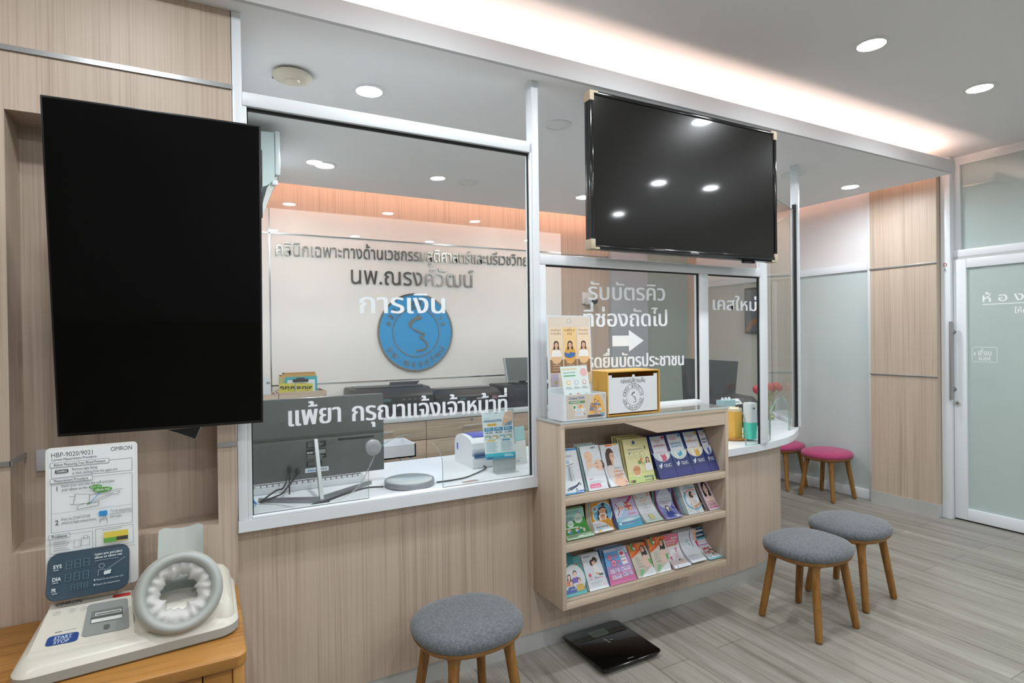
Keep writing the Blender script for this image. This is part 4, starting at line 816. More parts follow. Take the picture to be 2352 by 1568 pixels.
# printers
PB = mat('#1f2022', .38); PB2 = mat('#2b2c2f', .3); PB3 = mat('#141516', .25)
def printer(name, label, x0, x1, y0, y1, h, brand):
    t = thing(name, label, 'printer', ((x0+x1)/2, (y0+y1)/2, ZW)); hh = h
    b = B(); b.prism([(x0, y0, ZW), (x0, y1, ZW), (x0, y1, ZW+hh*.92), (x0, y1-.05, ZW+hh), (x0, y0+.10, ZW+hh*.98), (x0, y0+.02, ZW+hh*.80), (x0, y0, ZW+hh*.70)], (x1-x0, 0, 0), PB, r=.006); b.build('body', t, 30)
    b = B(); b.box(x0+.04, y0-.004, ZW+hh*.08, x1-.04, y0+.01, ZW+hh*.42, PB3, .003); b.build('output_tray', t)
    S = Sheet((x0+.03, y0-.0008, ZW+hh*.48), (x1-.03, y0-.0008, ZW+hh*.48), (x0+.03, y0-.0008, ZW+hh*.69), (x1-.03, y0-.0008, ZW+hh*.69)); b = B(); k = Ink(b, S); k.rect(0, 0, 1, 1, '#26272a'); k.rect(.06, .2, .30, .85, '#3a3d40'); k.rect(.34, .3, .44, .75, '#4a6a70')
    if brand: k.text(brand, .62, .25, .5, '#c6c9cc', w_=.16, bold=.03); k.rect(.88, .1, .97, .9, '#8c6f78')
    else:
        for i in range(4): k.rect(.6+i*.08, .4, .64+i*.08, .6, '#6a6d70')
    b.build('control_panel', t); b = B(); b.box(x0+.05, y0+.12, ZW+hh*.985, x1-.05, y1-.06, ZW+hh*1.02, PB2, .003); b.build('scanner_lid', t); return t
pr = printer('printer', 'larger black printer on the back worktop behind the desk monitor', 1.005, 1.655, 4.46, 4.84, PY(920, 887, 4.60).z-ZW, '')
b = B(); b.prism([(1.36, 4.72, ZW+.23), (1.60, 4.72, ZW+.23), (1.64, 4.76, ZW+.255), (1.38, 4.76, ZW+.255)], (0, .02, 0), PB2); b.build('paper_flap', pr)
printer('printer', 'smaller black printer with brand lettering on the back worktop', 1.675, 2.285, 4.46, 4.82, PY(1080, 891, 4.60).z-ZW, 'EPSON')
# black case and the slim monitor on it
b = B(); x0, x1 = 2.345, 2.815; hz = PY(1210, 884, 4.47).z; b.box(x0, 4.47, ZW, x1, 4.84, hz, mat('#26262a', .5), .008); b.box(x0+.01, 4.464, ZW+.02, x1-.01, 4.472, hz-.02, mat('#2e2d33', .4), .003); o = b.build('equipment_case'); tag(o, 'black equipment case on the back worktop beneath a slim monitor', 'case')
m2 = thing('monitor', 'slim grey monitor standing on the black case against the back wall', 'monitor', (2.58, 4.6, hz)); a = PY(1157, 822, 4.58); c_ = PY(1264, 818, 4.58)
zb_ = hz+.03; b = B(); b.prism([(a.x, 4.57, a.z), (c_.x, 4.57, a.z), (c_.x, 4.60, zb_), (a.x+.05, 4.60, zb_)], (0, .02, 0), mat('#7d8482', .25, coat=.3)); b.build('display_back', m2, 20)
b = B(); b.box(a.x-.004, 4.566, zb_, a.x+.008, 4.592, a.z+.002, mat('#c8cccf', .3)) if 0 else b.prism([(a.x-.006, 4.568, a.z), (a.x+.006, 4.568, a.z), (a.x+.056, 4.598, zb_), (a.x+.044, 4.598, zb_)], (0, .024, 0), mat('#c8cccf', .3)); b.build('edge_strip', m2, 0)
b = B(); b.box(2.50, 4.585, hz, 2.68, 4.75, hz+.012, PB, .003).box(2.56, 4.622, hz+.01, 2.62, 4.65, hz+.15, PB, .003); b.build('stand', m2)
# filing trays, clipboard, folders, index cards
TW = VENH
p0, p1 = PY(640, 905, 4.45), PY(750, 896, 4.45); zt = p1.z
def tray(x0, x1, zt, label):
    b = B(); y0, y1 = 4.45, 4.72; t_ = .012
    b.box(x0, y0, ZW, x1, y0+t_, zt, TW).box(x0, y1-t_, ZW, x1, y1, zt, TW).box(x0, y0+t_, ZW, x0+t_, y1-t_, zt, TW).box(x1-t_, y0+t_, ZW, x1, y1-t_, zt, TW).box(x0+t_, y0+t_, ZW, x1-t_, y1-t_, ZW+.10, TW); return tag(b.build('filing_tray'), label, 'tray', 'wooden filing trays')
tray(p0.x+.002, p1.x, zt, 'pale wood filing tray holding the teal clipboard and letter cards'); tray(p0.x-.26, p0.x-.002, zt-.012, 'pale wood filing tray half hidden by the portrait television')
zf = ZW+.101
def upright(name, label, cat, px0, pyt, px1, y, cl, draw=None, base=None, tilt=.02, th=.002):
    t0, t1 = PY(px0, pyt, y+tilt), PY(px1, pyt-4, y+tilt); t1.z = t0.z; return paper(name, Sheet((t0.x, y, zf), (t1.x, y, zf), t0, t1), label, cat, draw, cl, th)
upright('folder', 'brown card folder, tallest of those in the filing tray', 'folder', 648, 856, 724, 4.66, '#b48a4a', lambda k: k.poly([(0, .98), (.02, 1), (.07, 1), (.07, .975), (0, .96)], '#3c3a38'))
upright('folder', 'ochre folder standing just before the tallest brown one', 'folder', 641, 861, 726, 4.63, '#c09a55', lambda k: k.poly([(0, .98), (.02, 1), (.07, 1), (.07, .975), (0, .96)], '#3c3a38'))
upright('folder', 'pale green folder behind the teal clipboard', 'folder', 640, 868, 712, 4.60, '#a8ad77')
cl = upright('clipboard', 'teal clipboard with a white form standing in the filing tray', 'clipboard', 655, 866, 728, 4.55, '#2ea3ad', lambda k: (k.rect(.07, 0, .93, .90, '#dfe3e6'), k.text('แบบฟอร์ม', .2, .72, .07, '#777777', w_=.3) if 0 else k.rows(.14, .85, .72, 4, .09, .02, '#9aa0a3')))
t0 = PY(690, 868, 4.55); B().box(t0.x-.055, 4.53, t0.z-.028, t0.x+.055, 4.552, t0.z-.006, DARK, .003).box(t0.x-.028, 4.532, t0.z-.01, t0.x+.028, 4.55, t0.z+.004, DARK, .002).build('clip', None).parent = cl
for i, (px, ch) in enumerate(((647, 'ฎ'), (653, 'น'), (660, 'ฤ'), (672, 'ก'), (686, 'ข'), (693, 'บ'), (699, 'ท'), (706, 'ณ'), (713, 'ล'))):
    y = 4.47+.006*((i*5) % 4); c_ = PY(px, 884, y); paper('index_card', Sheet((c_.x-.018, y, zf), (c_.x+.018, y, zf), (c_.x-.018, y+.004, c_.z+.012), (c_.x+.018, y+.004, c_.z+.012)), 'yellow index tab card with the black letter '+ch+' in the filing tray', 'index card', lambda k, ch=ch: k.text(ch, .1, .80, .16, '#20201c', w_=.8, bold=.05), '#c9c04c', .0008, 'letter index cards')
y = 4.52; c0, c1 = PY(596, 868, y), PY(622, 866, y); paper('sign_card', Sheet((c0.x, y, zf-.1), (c1.x, y, zf-.1), c0, c1), 'small white tab sign lettered IN beside the television edge', 'sign', lambda k: k.text('IN', .62, .86, .07, '#3a3d40', w_=.28, bold=.03), '#d5dade', .002)
# camera on the back wall
c0, c1 = PY(1336, 700, YB), PY(1360, 672, YB); cv = thing('security_camera', 'small white security camera on the veneered back wall', 'camera', ((c0.x+c1.x)/2, YB, (c0.z+c1.z)/2)); b = B(); b.box(c0.x, YB-.02, c0.z+.012, c1.x, YB-.0005, c1.z, mat('#d3d3d1', .4), .004).box(c0.x+.02, YB-.085, c0.z, c1.x-.005, YB-.02, c0.z+.075, mat('#cfcfcd', .4), .012); b.build('mount', cv)
b = B(); q = Vector((c1.x-.035, YB-.09, c0.z+.038)); b.lathe([(.033, .01), (.034, -.006), (.028, -.02), (.012, -.027)], q, (.1, 1, 0), BLACK, 28); b.build('lens', cv, 60)
# things on the round end of the counter
y = 3.05; a, c_ = PY(1577, 823, y), PY(1703, 830, y); d_ = PY(1689, 925, y); m3 = thing('monitor', 'black monitor turned from view behind the smaller counter windows', 'monitor', ((a.x+c_.x)/2, y, ZD)); zb_ = d_.z-.02
b = B(); b.prism([(a.x, y+.03, a.z), (c_.x, y+.03, c_.z), (d_.x-.012, y, zb_), (a.x-.01, y, zb_)], (0, .025, 0), mat('#1d1e20', .18, coat=.4)); b.build('display', m3, 20)
xm = (a.x+c_.x)/2; b = B(); b.box(xm-.03, y+.03, ZD, xm+.03, y+.055, zb_+.05, PB, .004).box(xm-.11, y-.05, ZD, xm+.11, y+.12, ZD+.014, PB, .004); b.build('stand', m3)
y = 2.72; a, c_ = PY(1669, 921, y), PY(1745, 912, y); rp = thing('receipt_printer', 'black receipt printer beside the tulip vase on the counter', 'printer', ((a.x+c_.x)/2, y+.08, ZD)); zt = c_.z
b = B(); b.prism([(a.x, y, ZD), (a.x, y+.2, ZD), (a.x, y+.2, zt+.012), (a.x, y+.05, zt), (a.x, y, zt-.04)], (c_.x-a.x, 0, 0), mat('#161515', .3), r=.006); b.build('body', rp, 30)
b = B(); b.prism([(a.x+.004, y+.003, zt-.036), (a.x+.004, y+.042, zt-.002), (a.x+.16, y+.042, zt-.002), (a.x+.16, y+.003, zt-.036)], (0, -.001, .001), mat('#cfd3d4', .4)); S = Sheet((a.x+.004, y+.0015, zt-.034), (a.x+.16, y+.0015, zt-.034), (a.x+.004, y+.0405, zt), (a.x+.16, y+.0405, zt)); Ink(b, S).rows(.08, .95, .8, 2, .35, .2, '#6a6d6e'); b.build('label_strip', rp, 0)
b = B(); b.cyl((a.x+.09, y-.004, zt-.075), (a.x+.09, y+.002, zt-.075), .012, mat('#e0682c', .35)); b.build('indicator', rp)
y = 2.60; a, c_ = PY(1664, 920, y), PY(1690, 934, y); b = B(); b.box(a.x, y, ZD, c_.x, y+.07, a.z, mat('#8fb3b8', .25), .004)
tb_ = thing('bottle_caddy', 'teal caddy with little bottles behind the yellow dispenser', 'caddy', ((a.x+c_.x)/2, y, ZD)); b.build('box', tb_)
for i in range(3): x = a.x+(c_.x-a.x)*(.2+.3*i); b = B(); b.lathe([(.010, -.03), (.010, .006), (.007, .010), (.007, .016), (.0, .017)], (x, y+.035, a.z), (0, 0, 1), mat('#dfe4e6', .3), 14); b.build('bottle_cap', tb_)
c = PZ(1692, 1003, ZD+.012); tr = thing('round_tray', 'round wooden tray carrying the two dispensers', 'tray', (c.x, c.y+.035, ZD)); c = Vector((c.x, c.y+.035, ZD)); b = B(); b.lathe([(.112, 0), (.117, .004), (.117, .016), (.112, .018), (.110, .010), (.02, .010)], c, (0, 0, 1), OAKT, 48, True); b.build('rim', tr, 50)
b = B(); b.lathe([(.1095, .0101), (.109, .0115)], c, (0, 0, 1), mat('#dad5c8', .4), 40); b.build('tray_liner', tr); zt_ = ZD+.0118
y = 2.40; a, c_ = PY(1673, 940, y), PY(1706, 938, y); a.x = c_.x-.075; xw = c_.x-a.x; ya = thing('wipe_dispenser', 'yellow translucent box dispenser on the round tray', 'dispenser', ((a.x+c_.x)/2, y+.045, zt_))
b = B(); b.loft([[Vector((x, yy, z)) for x, yy in rrect(a.x+i, y+i, c_.x-i, y+.085-i, .008, 4)] for z, i in ((zt_, .004), (zt_+.004, .001), (a.z-.018, 0))], mat('#e3b04d', .3)); b.build('body', ya, 40)
b = B(); b.loft([[Vector((x, yy, z)) for x, yy in rrect(a.x+i, y+i, c_.x-i, y+.085-i, .008, 4)] for z, i in ((a.z-.018, .001), (a.z-.002, .001), (a.z+.004, .012))], mat('#e0d3b4', .3)); b.build('lid', ya, 40)
y = 2.33; a, c_ = PY(1707, 928, y), PY(1743, 928, y); a.x = c_.x-.072; so = thing('soap_dispenser', 'white soap dispenser with mint green liquid on the round tray', 'dispenser', ((a.x+c_.x)/2, y+.04, zt_)); cx = (a.x+c_.x)/2; rx = (c_.x-a.x)/2; zl = PY(1722, 972, y).z
b = B(); b.loft([sup(cx, y+.034, z, rx*s_, .034*s_, 3, 32) for z, s_ in ((zt_, .93), (zt_+.004, .98), (zl, .98))], mat('#1fd0b4', .18, coat=.5)); b.build('liquid_tank', so, 50)
b = B(); b.loft([sup(cx, y+.034, z, rx*s_, .034*s_, 3, 32) for z, s_ in ((zl+.0005, 1), (a.z-.008, 1), (a.z-.001, .95), (a.z, .8))], mat('#d8dee0', .3)); b.build('housing', so, 50)
b = B(); q = Vector((cx-.012, y-.001, a.z-.03)); b.lathe([(.005, 0), (.005, -.006), (.003, -.008)], q, (0, 1, 0), DARK, 14); b.build('nozzle', so)
# tulips
c = PZ(1772, 963, ZD); c = Vector((c.x-.03, c.y+.01, ZD)); va = thing('flower_vase', 'clear glass vase on the rounded counter end holding the tulips', 'vase', c)
b = B(); b.lathe([(.045, 0), (.048, .004), (.050, .20)], c, (0, 0, 1), ACRYL, 32, False); b.lathe([(.046, .001), (.046, .012)], c, (0, 0, 1), mat('#b9c2bd', .1), 32); b.build('glass', va, 60)
b = B(); b.lathe([(.0455, .0125), (.046, .045)], c, (0, 0, 1), glass_mat('vase_water', (.86, .86, .62), .03), 32); b.build('water', va, 60)
GRN = mat('#6f8a55', .5); RED = mat('#c23a46', .45)
for i, (px, py, dy) in enumerate(((1734, 894, -.04), (1768, 888, 0), (1776, 890, .03), (1782, 886, -.02), (1790, 889, .02))):
    t = PY(px if i else 1737, py, c.y+dy); fl = thing('tulip', ('red tulip bending out of the vase, seen past the corner post', 'red tulip half behind the corner post', 'red tulip in the middle of the bunch', 'red tulip rising a little above its neighbours', 'red tulip nearest the rounded end pane')[i], 'flower', c, 'tulips in the vase')
    foot = c+Vector((.012*(i-2), dy*.2, .015)); mid = c+Vector(((t.x-c.x)*.25, dy*.4, .14))
    B().tube(cr([foot, mid, t-Vector((0, 0, .03))], 6), .0035, GRN).build('stem', fl, 60)
    b = B(); b.lathe([(.005, -.032), (.018, -.024), (.025, -.006), (.023, .012), (.014, .026), (.004, .030)], t, ((t.x-c.x)*.6, 0, 1), RED, 12); b.build('blossom', fl, 60)
    b = B(); sd = -1 if i % 2 else 1; lf = cr([foot, c+Vector((.02*sd, dy, .10)), c+Vector((.04*sd+(t.x-c.x)*.4, dy+.01, .24))], 6); nf = len(lf); b.loft([[p+Vector((-.014*math.sin(math.pi*(k_+.5)/nf), 0, 0)), p+Vector((0, .006, 0)), p+Vector((.014*math.sin(math.pi*(k_+.5)/nf), 0, 0)), p+Vector((0, .004, 0))] for k_, p in enumerate(lf)], mat('#8c9b6c', .5)); b.build('leaf', fl, 60)
# framed picture on the end wall
p0, p1 = PX(1711, 766, 5.065), PX(1734, 660, 5.065); pf = thing('picture_frame', 'dark glossy picture frame hanging on the far frosted wall', 'picture', (5.07, (p0.y+p1.y)/2, 1.7)); y1 = p0.y; y0 = y1-.19
b = B(); b.box(5.062, y0, p0.z, 5.079, y1, p1.z, mat('#4c4741', .35), .004); b.build('frame', pf); S = Sheet((5.061, y1-.014, p0.z+.02), (5.061, y0+.014, p0.z+.02), (5.061, y1-.014, p1.z-.02), (5.061, y0+.014, p1.z-.02))
b = B(); k = Ink(b, S, rough=.15); k.rect(0, 0, 1, 1, '#5d6064'); k.poly([(.0, .08), (.35, .26), (1, .34), (1, .22), (.5, .15), (.2, .0), (0, 0)], '#8a6a44'); k.rect(.0, .75, 1, 1, '#70726f'); b.build('picture', pf)
# ================================================================ BROCHURE SHELF
RX0, RX1, RZ0, RZ1, RF = 1.324, 2.334, .285, 1.080, 2.04
rk = thing('brochure_shelf', 'veneered three-tier brochure shelf fixed to the counter front', 'shelf', ((RX0+RX1)/2, 2.16, RZ0))
b = B(); b.box(RX0, RF, RZ0, RX0+.021, 2.2865, RZ1, VEN, .0015); b.build('side_panel', rk); B().box(RX1-.021, RF, RZ0, RX1, 2.2865, RZ1, VEN, .0015).build('side_panel', rk)
b = B(); b.box(RX0+.021, 2.275, RZ0+.02, RX1-.021, 2.2865, RZ1-.02, VEN); b.build('back_panel', rk)
SH = (.761, .562, .314)
b = B(); b.box(RX0+.021, RF+.001, RZ0, RX1-.021, 2.2865, SH[2], VENH, .001); b.build('bottom_board', rk)
for z in SH[:2]: b = B(); b.box(RX0+.021, RF+.002, z-.033, RX1-.021, 2.275, z, VENH, .001); b.build('shelf_board', rk)
b = B(); b.box(RX0+.021, RF+.001, RZ1-.022, RX1-.021, 2.2865, RZ1, VENH, .001); b.build('top_board', rk)
q = [PY(1434, 969, RF+.001), PY(1510, 993.5, RF+.001), PY(1642, 979, RF+.001), PY(1642, 940, RF+.001)]; b = B(); b.prism([q[1], Vector((RX1-.022, q[1].y, q[1].z+.002)), Vector((RX1-.022, q[1].y, RZ1-.0221)), Vector((q[0].x, q[0].y, RZ1-.0221))], (0, .018, 0), VENH); b.build('valance', rk, 0)
for z in SH: b = B(); b.box(RX0+.0215, RF+.004, z, RX1-.0215, RF+.0065, z+.066, ACRYL); b.build('acrylic_lip', rk, 0)
AT = RZ1+.010
b = B(); b.prism([(RX0-.004, RF-.006, RZ1+.0005), (RX1+.002, RF-.006, RZ1+.0005), (RX1+.002, 2.285, RZ1+.0005), (RX0-.004, 2.285, RZ1+.0005)], (0, 0, .009), ACRYL, side=AEDGE); b.build('acrylic_top', rk, 0)
# ---------------------------------------------------------------- suggestion box and dispenser on top
ys = 2.058; yw = mat('#d8a84e', .45)
f0, f1, g0, g1 = PY(1396, 961, ys), PY(1516, 944, ys), PY(1397, 856, ys), PY(1516, 849, ys); x0, x1, z1 = f0.x, f1.x, g0.z; z0 = AT; y1 = 2.225
sg = thing('suggestion_box', 'yellow suggestion box with a white printed front on the brochure shelf', 'box', ((x0+x1)/2, (ys+y1)/2, z0)); t_ = .005
b = B(); b.box(x0, ys, z0, x0+t_, y1, z1, yw).box(x1-t_, ys, z0, x1, y1, z1, yw).box(x0+t_, y1-t_, z0, x1-t_, y1, z1, yw).box(x0+t_, ys+.01, z0, x1-t_, y1-t_, z0+t_, yw).box(x0, ys, z1, x1, y1, z1+t_, yw); b.build('case', sg)
fx0, fx1, fz0, fz1 = x0+.008, x1-.013, z0+.012, z1-.012
b = B(); b.box(fx0, ys+.004, fz0, fx1, ys+.008, fz1-.012, mat('#dfe2e5', .35)).box(fx0, ys+.004, fz1-.012, fx0+.02, ys+.008, fz1, mat('#dfe2e5', .35)).box(fx1-.02, ys+.004, fz1-.012, fx1, ys+.008, fz1, mat('#dfe2e5', .35)); b.box((fx0+fx1)/2-.006, ys, fz1-.02, (fx0+fx1)/2+.006, ys+.006, fz1-.002, mat('#dfe2e5', .35), .001); b.build('front_panel', sg)
S = Sheet((fx0, ys+.0038, fz0), (fx1, ys+.0038, fz0), (fx0, ys+.0038, fz1), (fx1, ys+.0038, fz1)); b = B(); k = Ink(b, S); ik = '#4a4038'
k.text('กล่องรับความเห็น', .245, .775, .155, ik, w_=.50); cu, cv_, R_ = .50, .40, .215
for a0, a1 in ((5, 175), (185, 355)): k.ring(cu, cv_, R_, .006, '#2e2a28', a0, a1); k.ring(cu, cv_, R_*.66, .004, '#2e2a28', a0, a1)
k.arc('คลินิก สูตินรีเวช', cu, cv_, R_*.73, .062, '#2e2a28', 172, 10); k.arc('นพ.ณรงค์วัฒน์', cu, cv_, R_*.91, .062, '#2e2a28', 198, 342, True); k.logo(cu, cv_-.07, .22, '#2e2a28', .007); b.build('front_print', sg)
# leaflet dispenser
yd = 2.05; f0, f1, g0, g1 = PY(1294, 968, yd), PY(1393, 958, yd), PY(1295, 907, yd), PY(1393, 904, yd); x0, x1, z1 = f0.x, f1.x, g0.z; y1 = 2.17; CL = mat('#d9dfe4', .2, coat=.3)
ds = thing('leaflet_dispenser', 'white leaflet dispenser with a tall printed back card on the brochure shelf', 'dispenser', ((x0+x1)/2, 2.1, AT)); t_ = .004
b = B(); b.box(x0, yd, AT, x1, yd+t_, z1, CL).box(x0, yd+t_, AT, x0+t_, y1, z1, CL).box(x1-t_, yd+t_, AT, x1, y1, z1, CL).box(x0, y1, AT, x1, y1+t_, z1+.02, CL).box(x0+t_, yd+t_, AT, x1-t_, y1, AT+t_, CL); b.build('holder', ds)
S = Sheet((x0+.018, yd-.0003, AT+.008), (x1-.003, yd-.0003, AT+.008), (x0+.018, yd-.0003, z1-.004), (x1-.003, yd-.0003, z1-.004)); b = B(); k = Ink(b, S)
k.rect(0, 0, 1, 1, '#cfc4b6'); k.poly([(.55, .12), (.68, .9), (.80, .98), (.90, .7), (.97, .2)], '#e9b45a'); k.text('Crenus DHA', .05, .82, .17, '#2f5c94', w_=.40, bold=.02); k.poly([(x, y) for x, y in rrect(.05, .64, .46, .75, .03, 3)], '#5f8f6a'); k.rows(.09, .42, .71, 1, .1, .03, '#dbe6dc')
k.circ(.19, .48, .055, '#dfe6df'); k.ell(.19, .48, .03, .07, '#4c8a5a'); k.ell(.34, .48, .035, .10, '#e8983c'); k.circ(.36, .45, .02, '#f3c67e')
for v in (.28, .10): k.poly([(x, y) for x, y in rrect(.21, v, .46, v+.13, .03, 3)], '#e9edf0'); k.rows(.23, .40, v+.10, 2, .045, .018, '#7da4bf')
k.circ(.43, .17, .02, '#8d5a66'); k.circ(.43, .34, .014, '#6fb0cf')
for u, v, h, hr, tp in ((.72, .66, .12, '#4a3a34', '#7d8ea6'), (.80, .62, .09, '#5a4038', '#8fa2b8'), (.63, .46, .13, '#4d3630', '#7d83a0'), (.71, .44, .12, '#5c4038', '#b59a92'), (.83, .42, .13, '#4d3630', '#c9d0d6'), (.74, .30, .10, '#6a4c40', '#c3a8a2')): k.woman(u, v, h, hr, tp, '#d9ab90', u in (.63, .71))
k.rect(.52, .0, .92, .10, '#5a5058'); k.rect(.86, .05, .95, .16, '#6fa6c8'); k.ring(.95, .90, .03, .006, '#9fb5c0'); b.build('front_print', ds)
p = [PY(1260, 880, y1), PY(1360, 880, y1), PY(1263, 724, y1+.015), PY(1360, 724, y1+.015)]; p[0].z = p[1].z = z1-.01; p[0].x = p[2].x = x0+.004; p[1].x = p[3].x = PY(1360, 760, y1).x; p[3].z = p[2].z
S = Sheet(*p); b = B(); S.body(b, CL, .003); b.build('back_card', ds); b = B(); k = Ink(b, S); k.rect(.03, .10, .97, .985, '#d9cdbf'); k.ring(.5, .93, .05, .012, '#aeb4b4')
for i, (t1, t2, hr, tp, c0_, c1_) in enumerate((('ลดอัตรา', 'การแท้ง', '#3a2b28', '#e9e6e4', '#dcb98c', '#e8d2b4'), ('เพิ่ม', 'IQ', '#2e2523', '#d9a24a', '#dfa75a', '#ecc88e'), ('น้ำหนัก', 'ตามเกณฑ์', '#4a352e', '#ecebe9', '#e2bd8a', '#ecd6b8'))):
    u = .05+i*.31; k.rect(u, .27, u+.29, .85, c1_); k.rect(u, .27, u+.29, .44, '#8d6a4c'); k.ell(u+.145, .50, .13, .12, c0_); k.text(t1, u+.145, .80, .04, '#5a4636', w_=.22, al='c'); k.text(t2, u+.145, .755, .04, '#5a4636', w_=.22 if i != 1 else .10, al='c')
    k.woman(u+.145, .585, .085, hr, tp, '#dcae92'); k.rows(u+.05, u+.24, .40, 4, .03, .008, '#cbb59e')
k.poly([(.37, .53), (.47, .51), (.50, .53), (.62, .52), (.60, .475), (.48, .455), (.38, .48)], '#3f6fae'); k.rect(.06, .11, .22, .26, '#b5acc0'); k.circ(.16, .15, .03, '#b59b58'); k.rect(.80, .13, .95, .26, '#e0c79a'); b.build('back_print', ds)
def lf1(k):
    k.rect(.06, .93, .6, .95, '#e3c88a'); k.circ(.84, .86, .13, '#e6b6b6'); k.text('พร้อมกันแล้วหรือยัง', .08, .85, .05, '#6fae9a', w_=.45); k.rect(.08, .79, .52, .815, '#5fae7a')
    for i, c_ in enumerate(('#e3c27a', '#b9c8d8', '#dca9b9', '#5a6a70', '#d65a64', '#9fd0cc')): u, v = .22+.3*(i % 3), .66-.27*(i//3); k.circ(u, v, .075, c_); k.circ(u, v, .045, '#e6ece8'); k.rows(u-.12, u+.12, v-.09, 2, .025, .01, '#97a8a4')
    k.rect(.12, .02, .30, .22, '#a9d6b9'); k.circ(.21, .20, .05, '#dfeee6'); k.rect(.12, .02, .28, .07, '#2f9f6a'); k.circ(.56, .14, .045, '#4fb98a'); k.rows(.68, .92, .22, 3, .05, .012, '#9fb0ac'); k.rows(.6, .92, .06, 2, .03, .01, '#9fb0ac')
yl = 2.075; b0, b1, t0, t1 = PY(1300, 906, yl), PY(1360, 905, yl), PY(1286, 842, yl+.02), PY(1347, 838, yl+.02); b0.z = b1.z = AT+.02; dx = (t0.x-b0.x)*.5; b0.x -= dx*.0
sl = Sheet(b0+Vector((.008, 0, 0)), b1+Vector((.008, 0, 0)), t0, t1)
paper('leaflet', sl, 'glossy mint and white leaflet sticking out of the white dispenser', 'leaflet', lf1, '#dce7e4', .0015)
# ---------------------------------------------------------------- brochures
def bro(label, cat, px, row, base, draw, curl=0, n=2, cp=None, cplabel=None, step=(-.0035, .0065, .001), yb=2.078, yt=2.165, group=None):
    (a, b_, c_, d) = px; z = SH[row]+.0025+(.0022*n if curl > .3 else 0); tl, tr, bl, br = PY(*a, yt), PY(*b_, yt), PY(*c_, yb), PY(*d, yb); zt = (tl.z+tr.z)/2; tl.z = tr.z = zt; bl.z = br.z = z
    lim = RX0+.0225
    for p in (tl, bl): p.x = max(p.x, lim)
    for p in (tr, br): p.x = min(p.x, RX1-.0225)
    S = Sheet(bl, br, tl, tr, curl); o = paper('brochure', S, label, cat, draw, base, .0014, group)
    for i in range(1, n+1):
        v = Vector(step)*i; q = [p+Vector((v.x, v.y, 0 if j < 2 else v.z)) for j, p in enumerate((bl, br, tl, tr))]
        for p in q: p.x = min(max(p.x, lim), RX1-.0225); p.y = min(p.y, 2.268)
        if curl > .3: q[0].z -= .0022*i; q[1].z -= .0022*i
        if curl > .3 and step[1] > .0045: q[0].y -= step[1]*i*.6; q[1].y -= step[1]*i*.6
        col = cp[(i-1) % len(cp)] if isinstance(cp, (list, tuple)) else (cp or base)
        paper('brochure', Sheet(*q, curl), (cplabel or 'spare copy tucked behind the '+label.split(',')[0]), cat, None, col, .0014, group or 'copies behind the '+(cplabel or label).split(',')[0])
    return S
ln_ = lambda k, u0, u1, v, n, c_='#9aa3a8', dv=.03: k.rows(u0, u1, v, n, dv, .008, c_)
def d1(k):
    k.rect(0, .96, 1, 1, '#2f8fd0'); k.text('VIBA', .30, .815, .06, '#5a6a8a', w_=.42); k.poly([(.28, .30), (.62, .26), (.60, .60), (.38, .62)], '#b9c3cb'); k.rect(.40, .28, .46, .60, '#8f9aa3'); k.rect(.52, .27, .56, .59, '#dfe5ea'); k.poly([(.30, .62), (.68, .64), (.72, .70), (.62, .76), (.36, .74)], '#e9edf0'); k.line([(.32, .62), (.70, .66)], .03, '#59636b'); k.rect(.36, .67, .50, .735, '#6fa3d0'); k.rect(.39, .685, .48, .72, '#c9ddeb'); k.poly([(.20, .14), (.80, .20), (.86, .25), (.70, .15), (.30, .08)], '#5a5a78')
    for u, v in ((.18, .10), (.62, .09), (.86, .19)): k.circ(u, v, .05, '#6f8a80')
    k.rect(0, .0, 1, .03, '#3a9fd8'); k.poly([(.5, .0), (1, .0), (1, .06), (.62, .06)], '#2f6fb8'); k.text('DISP CARE', .62, .015, .04, '#dfe8f2', w_=.34, bold=.02)
bro('white brochure with a medical device and blue bands, first on the top tier', 'brochure', ((1279, 1034), (1322, 1028.5), (1300, 1147), (1343.5, 1137)), 0, '#dfe4ea', d1, 0, 1)
def d2(k):
    k.rect(0, 0, 1, .32, '#dce1e6'); k.ell(.34, .76, .21, .12, '#efcbb0'); k.ell(.36, .66, .13, .05, '#ecc3a6'); k.poly([(.16, .64), (.40, .62), (.62, .50), (.58, .46), (.30, .52), (.16, .46)], '#efcdb4'); k.poly([(.12, .40), (.50, .52), (.86, .44), (.86, .34), (.12, .34)], '#e9edf0'); k.ell(.92, .53, .16, .11, '#5a4238', 18); k.ell(.76, .55, .22, .115, '#f0c8ae'); k.rect(.72, .42, .98, .47, '#f0cbb4'); k.ell(.68, .585, .05, .012, '#8a5a4a', 10); k.ell(.72, .50, .05, .012, '#c0606a', 10); k.ell(.27, .76, .025, .012, '#c08a70', 8); k.text('NIFT', .56, .93, .05, '#4a5a86', w_=.26, bold=.03); k.text('“นิฟท์”', .10, .235, .05, '#d0506a', w_=.24); ln_(k, .1, .9, .20, 2); k.poly([(x, y) for x, y in rrect(.10, .05, .66, .145, .03, 3)], '#e2769a'); k.text('14 สัปดาห์', .17, .065, .05, '#f6e6ec', w_=.42)
bro('white brochure with a baby lying over its mother', 'brochure', ((1330, 1026), (1372.5, 1021), (1353.5, 1136.5), (1398.5, 1128)), 0, '#dfe4e9', d2, 0, 2, ['#9fc0c0', '#b9c3c8'], step=(-.007, .012, .004))
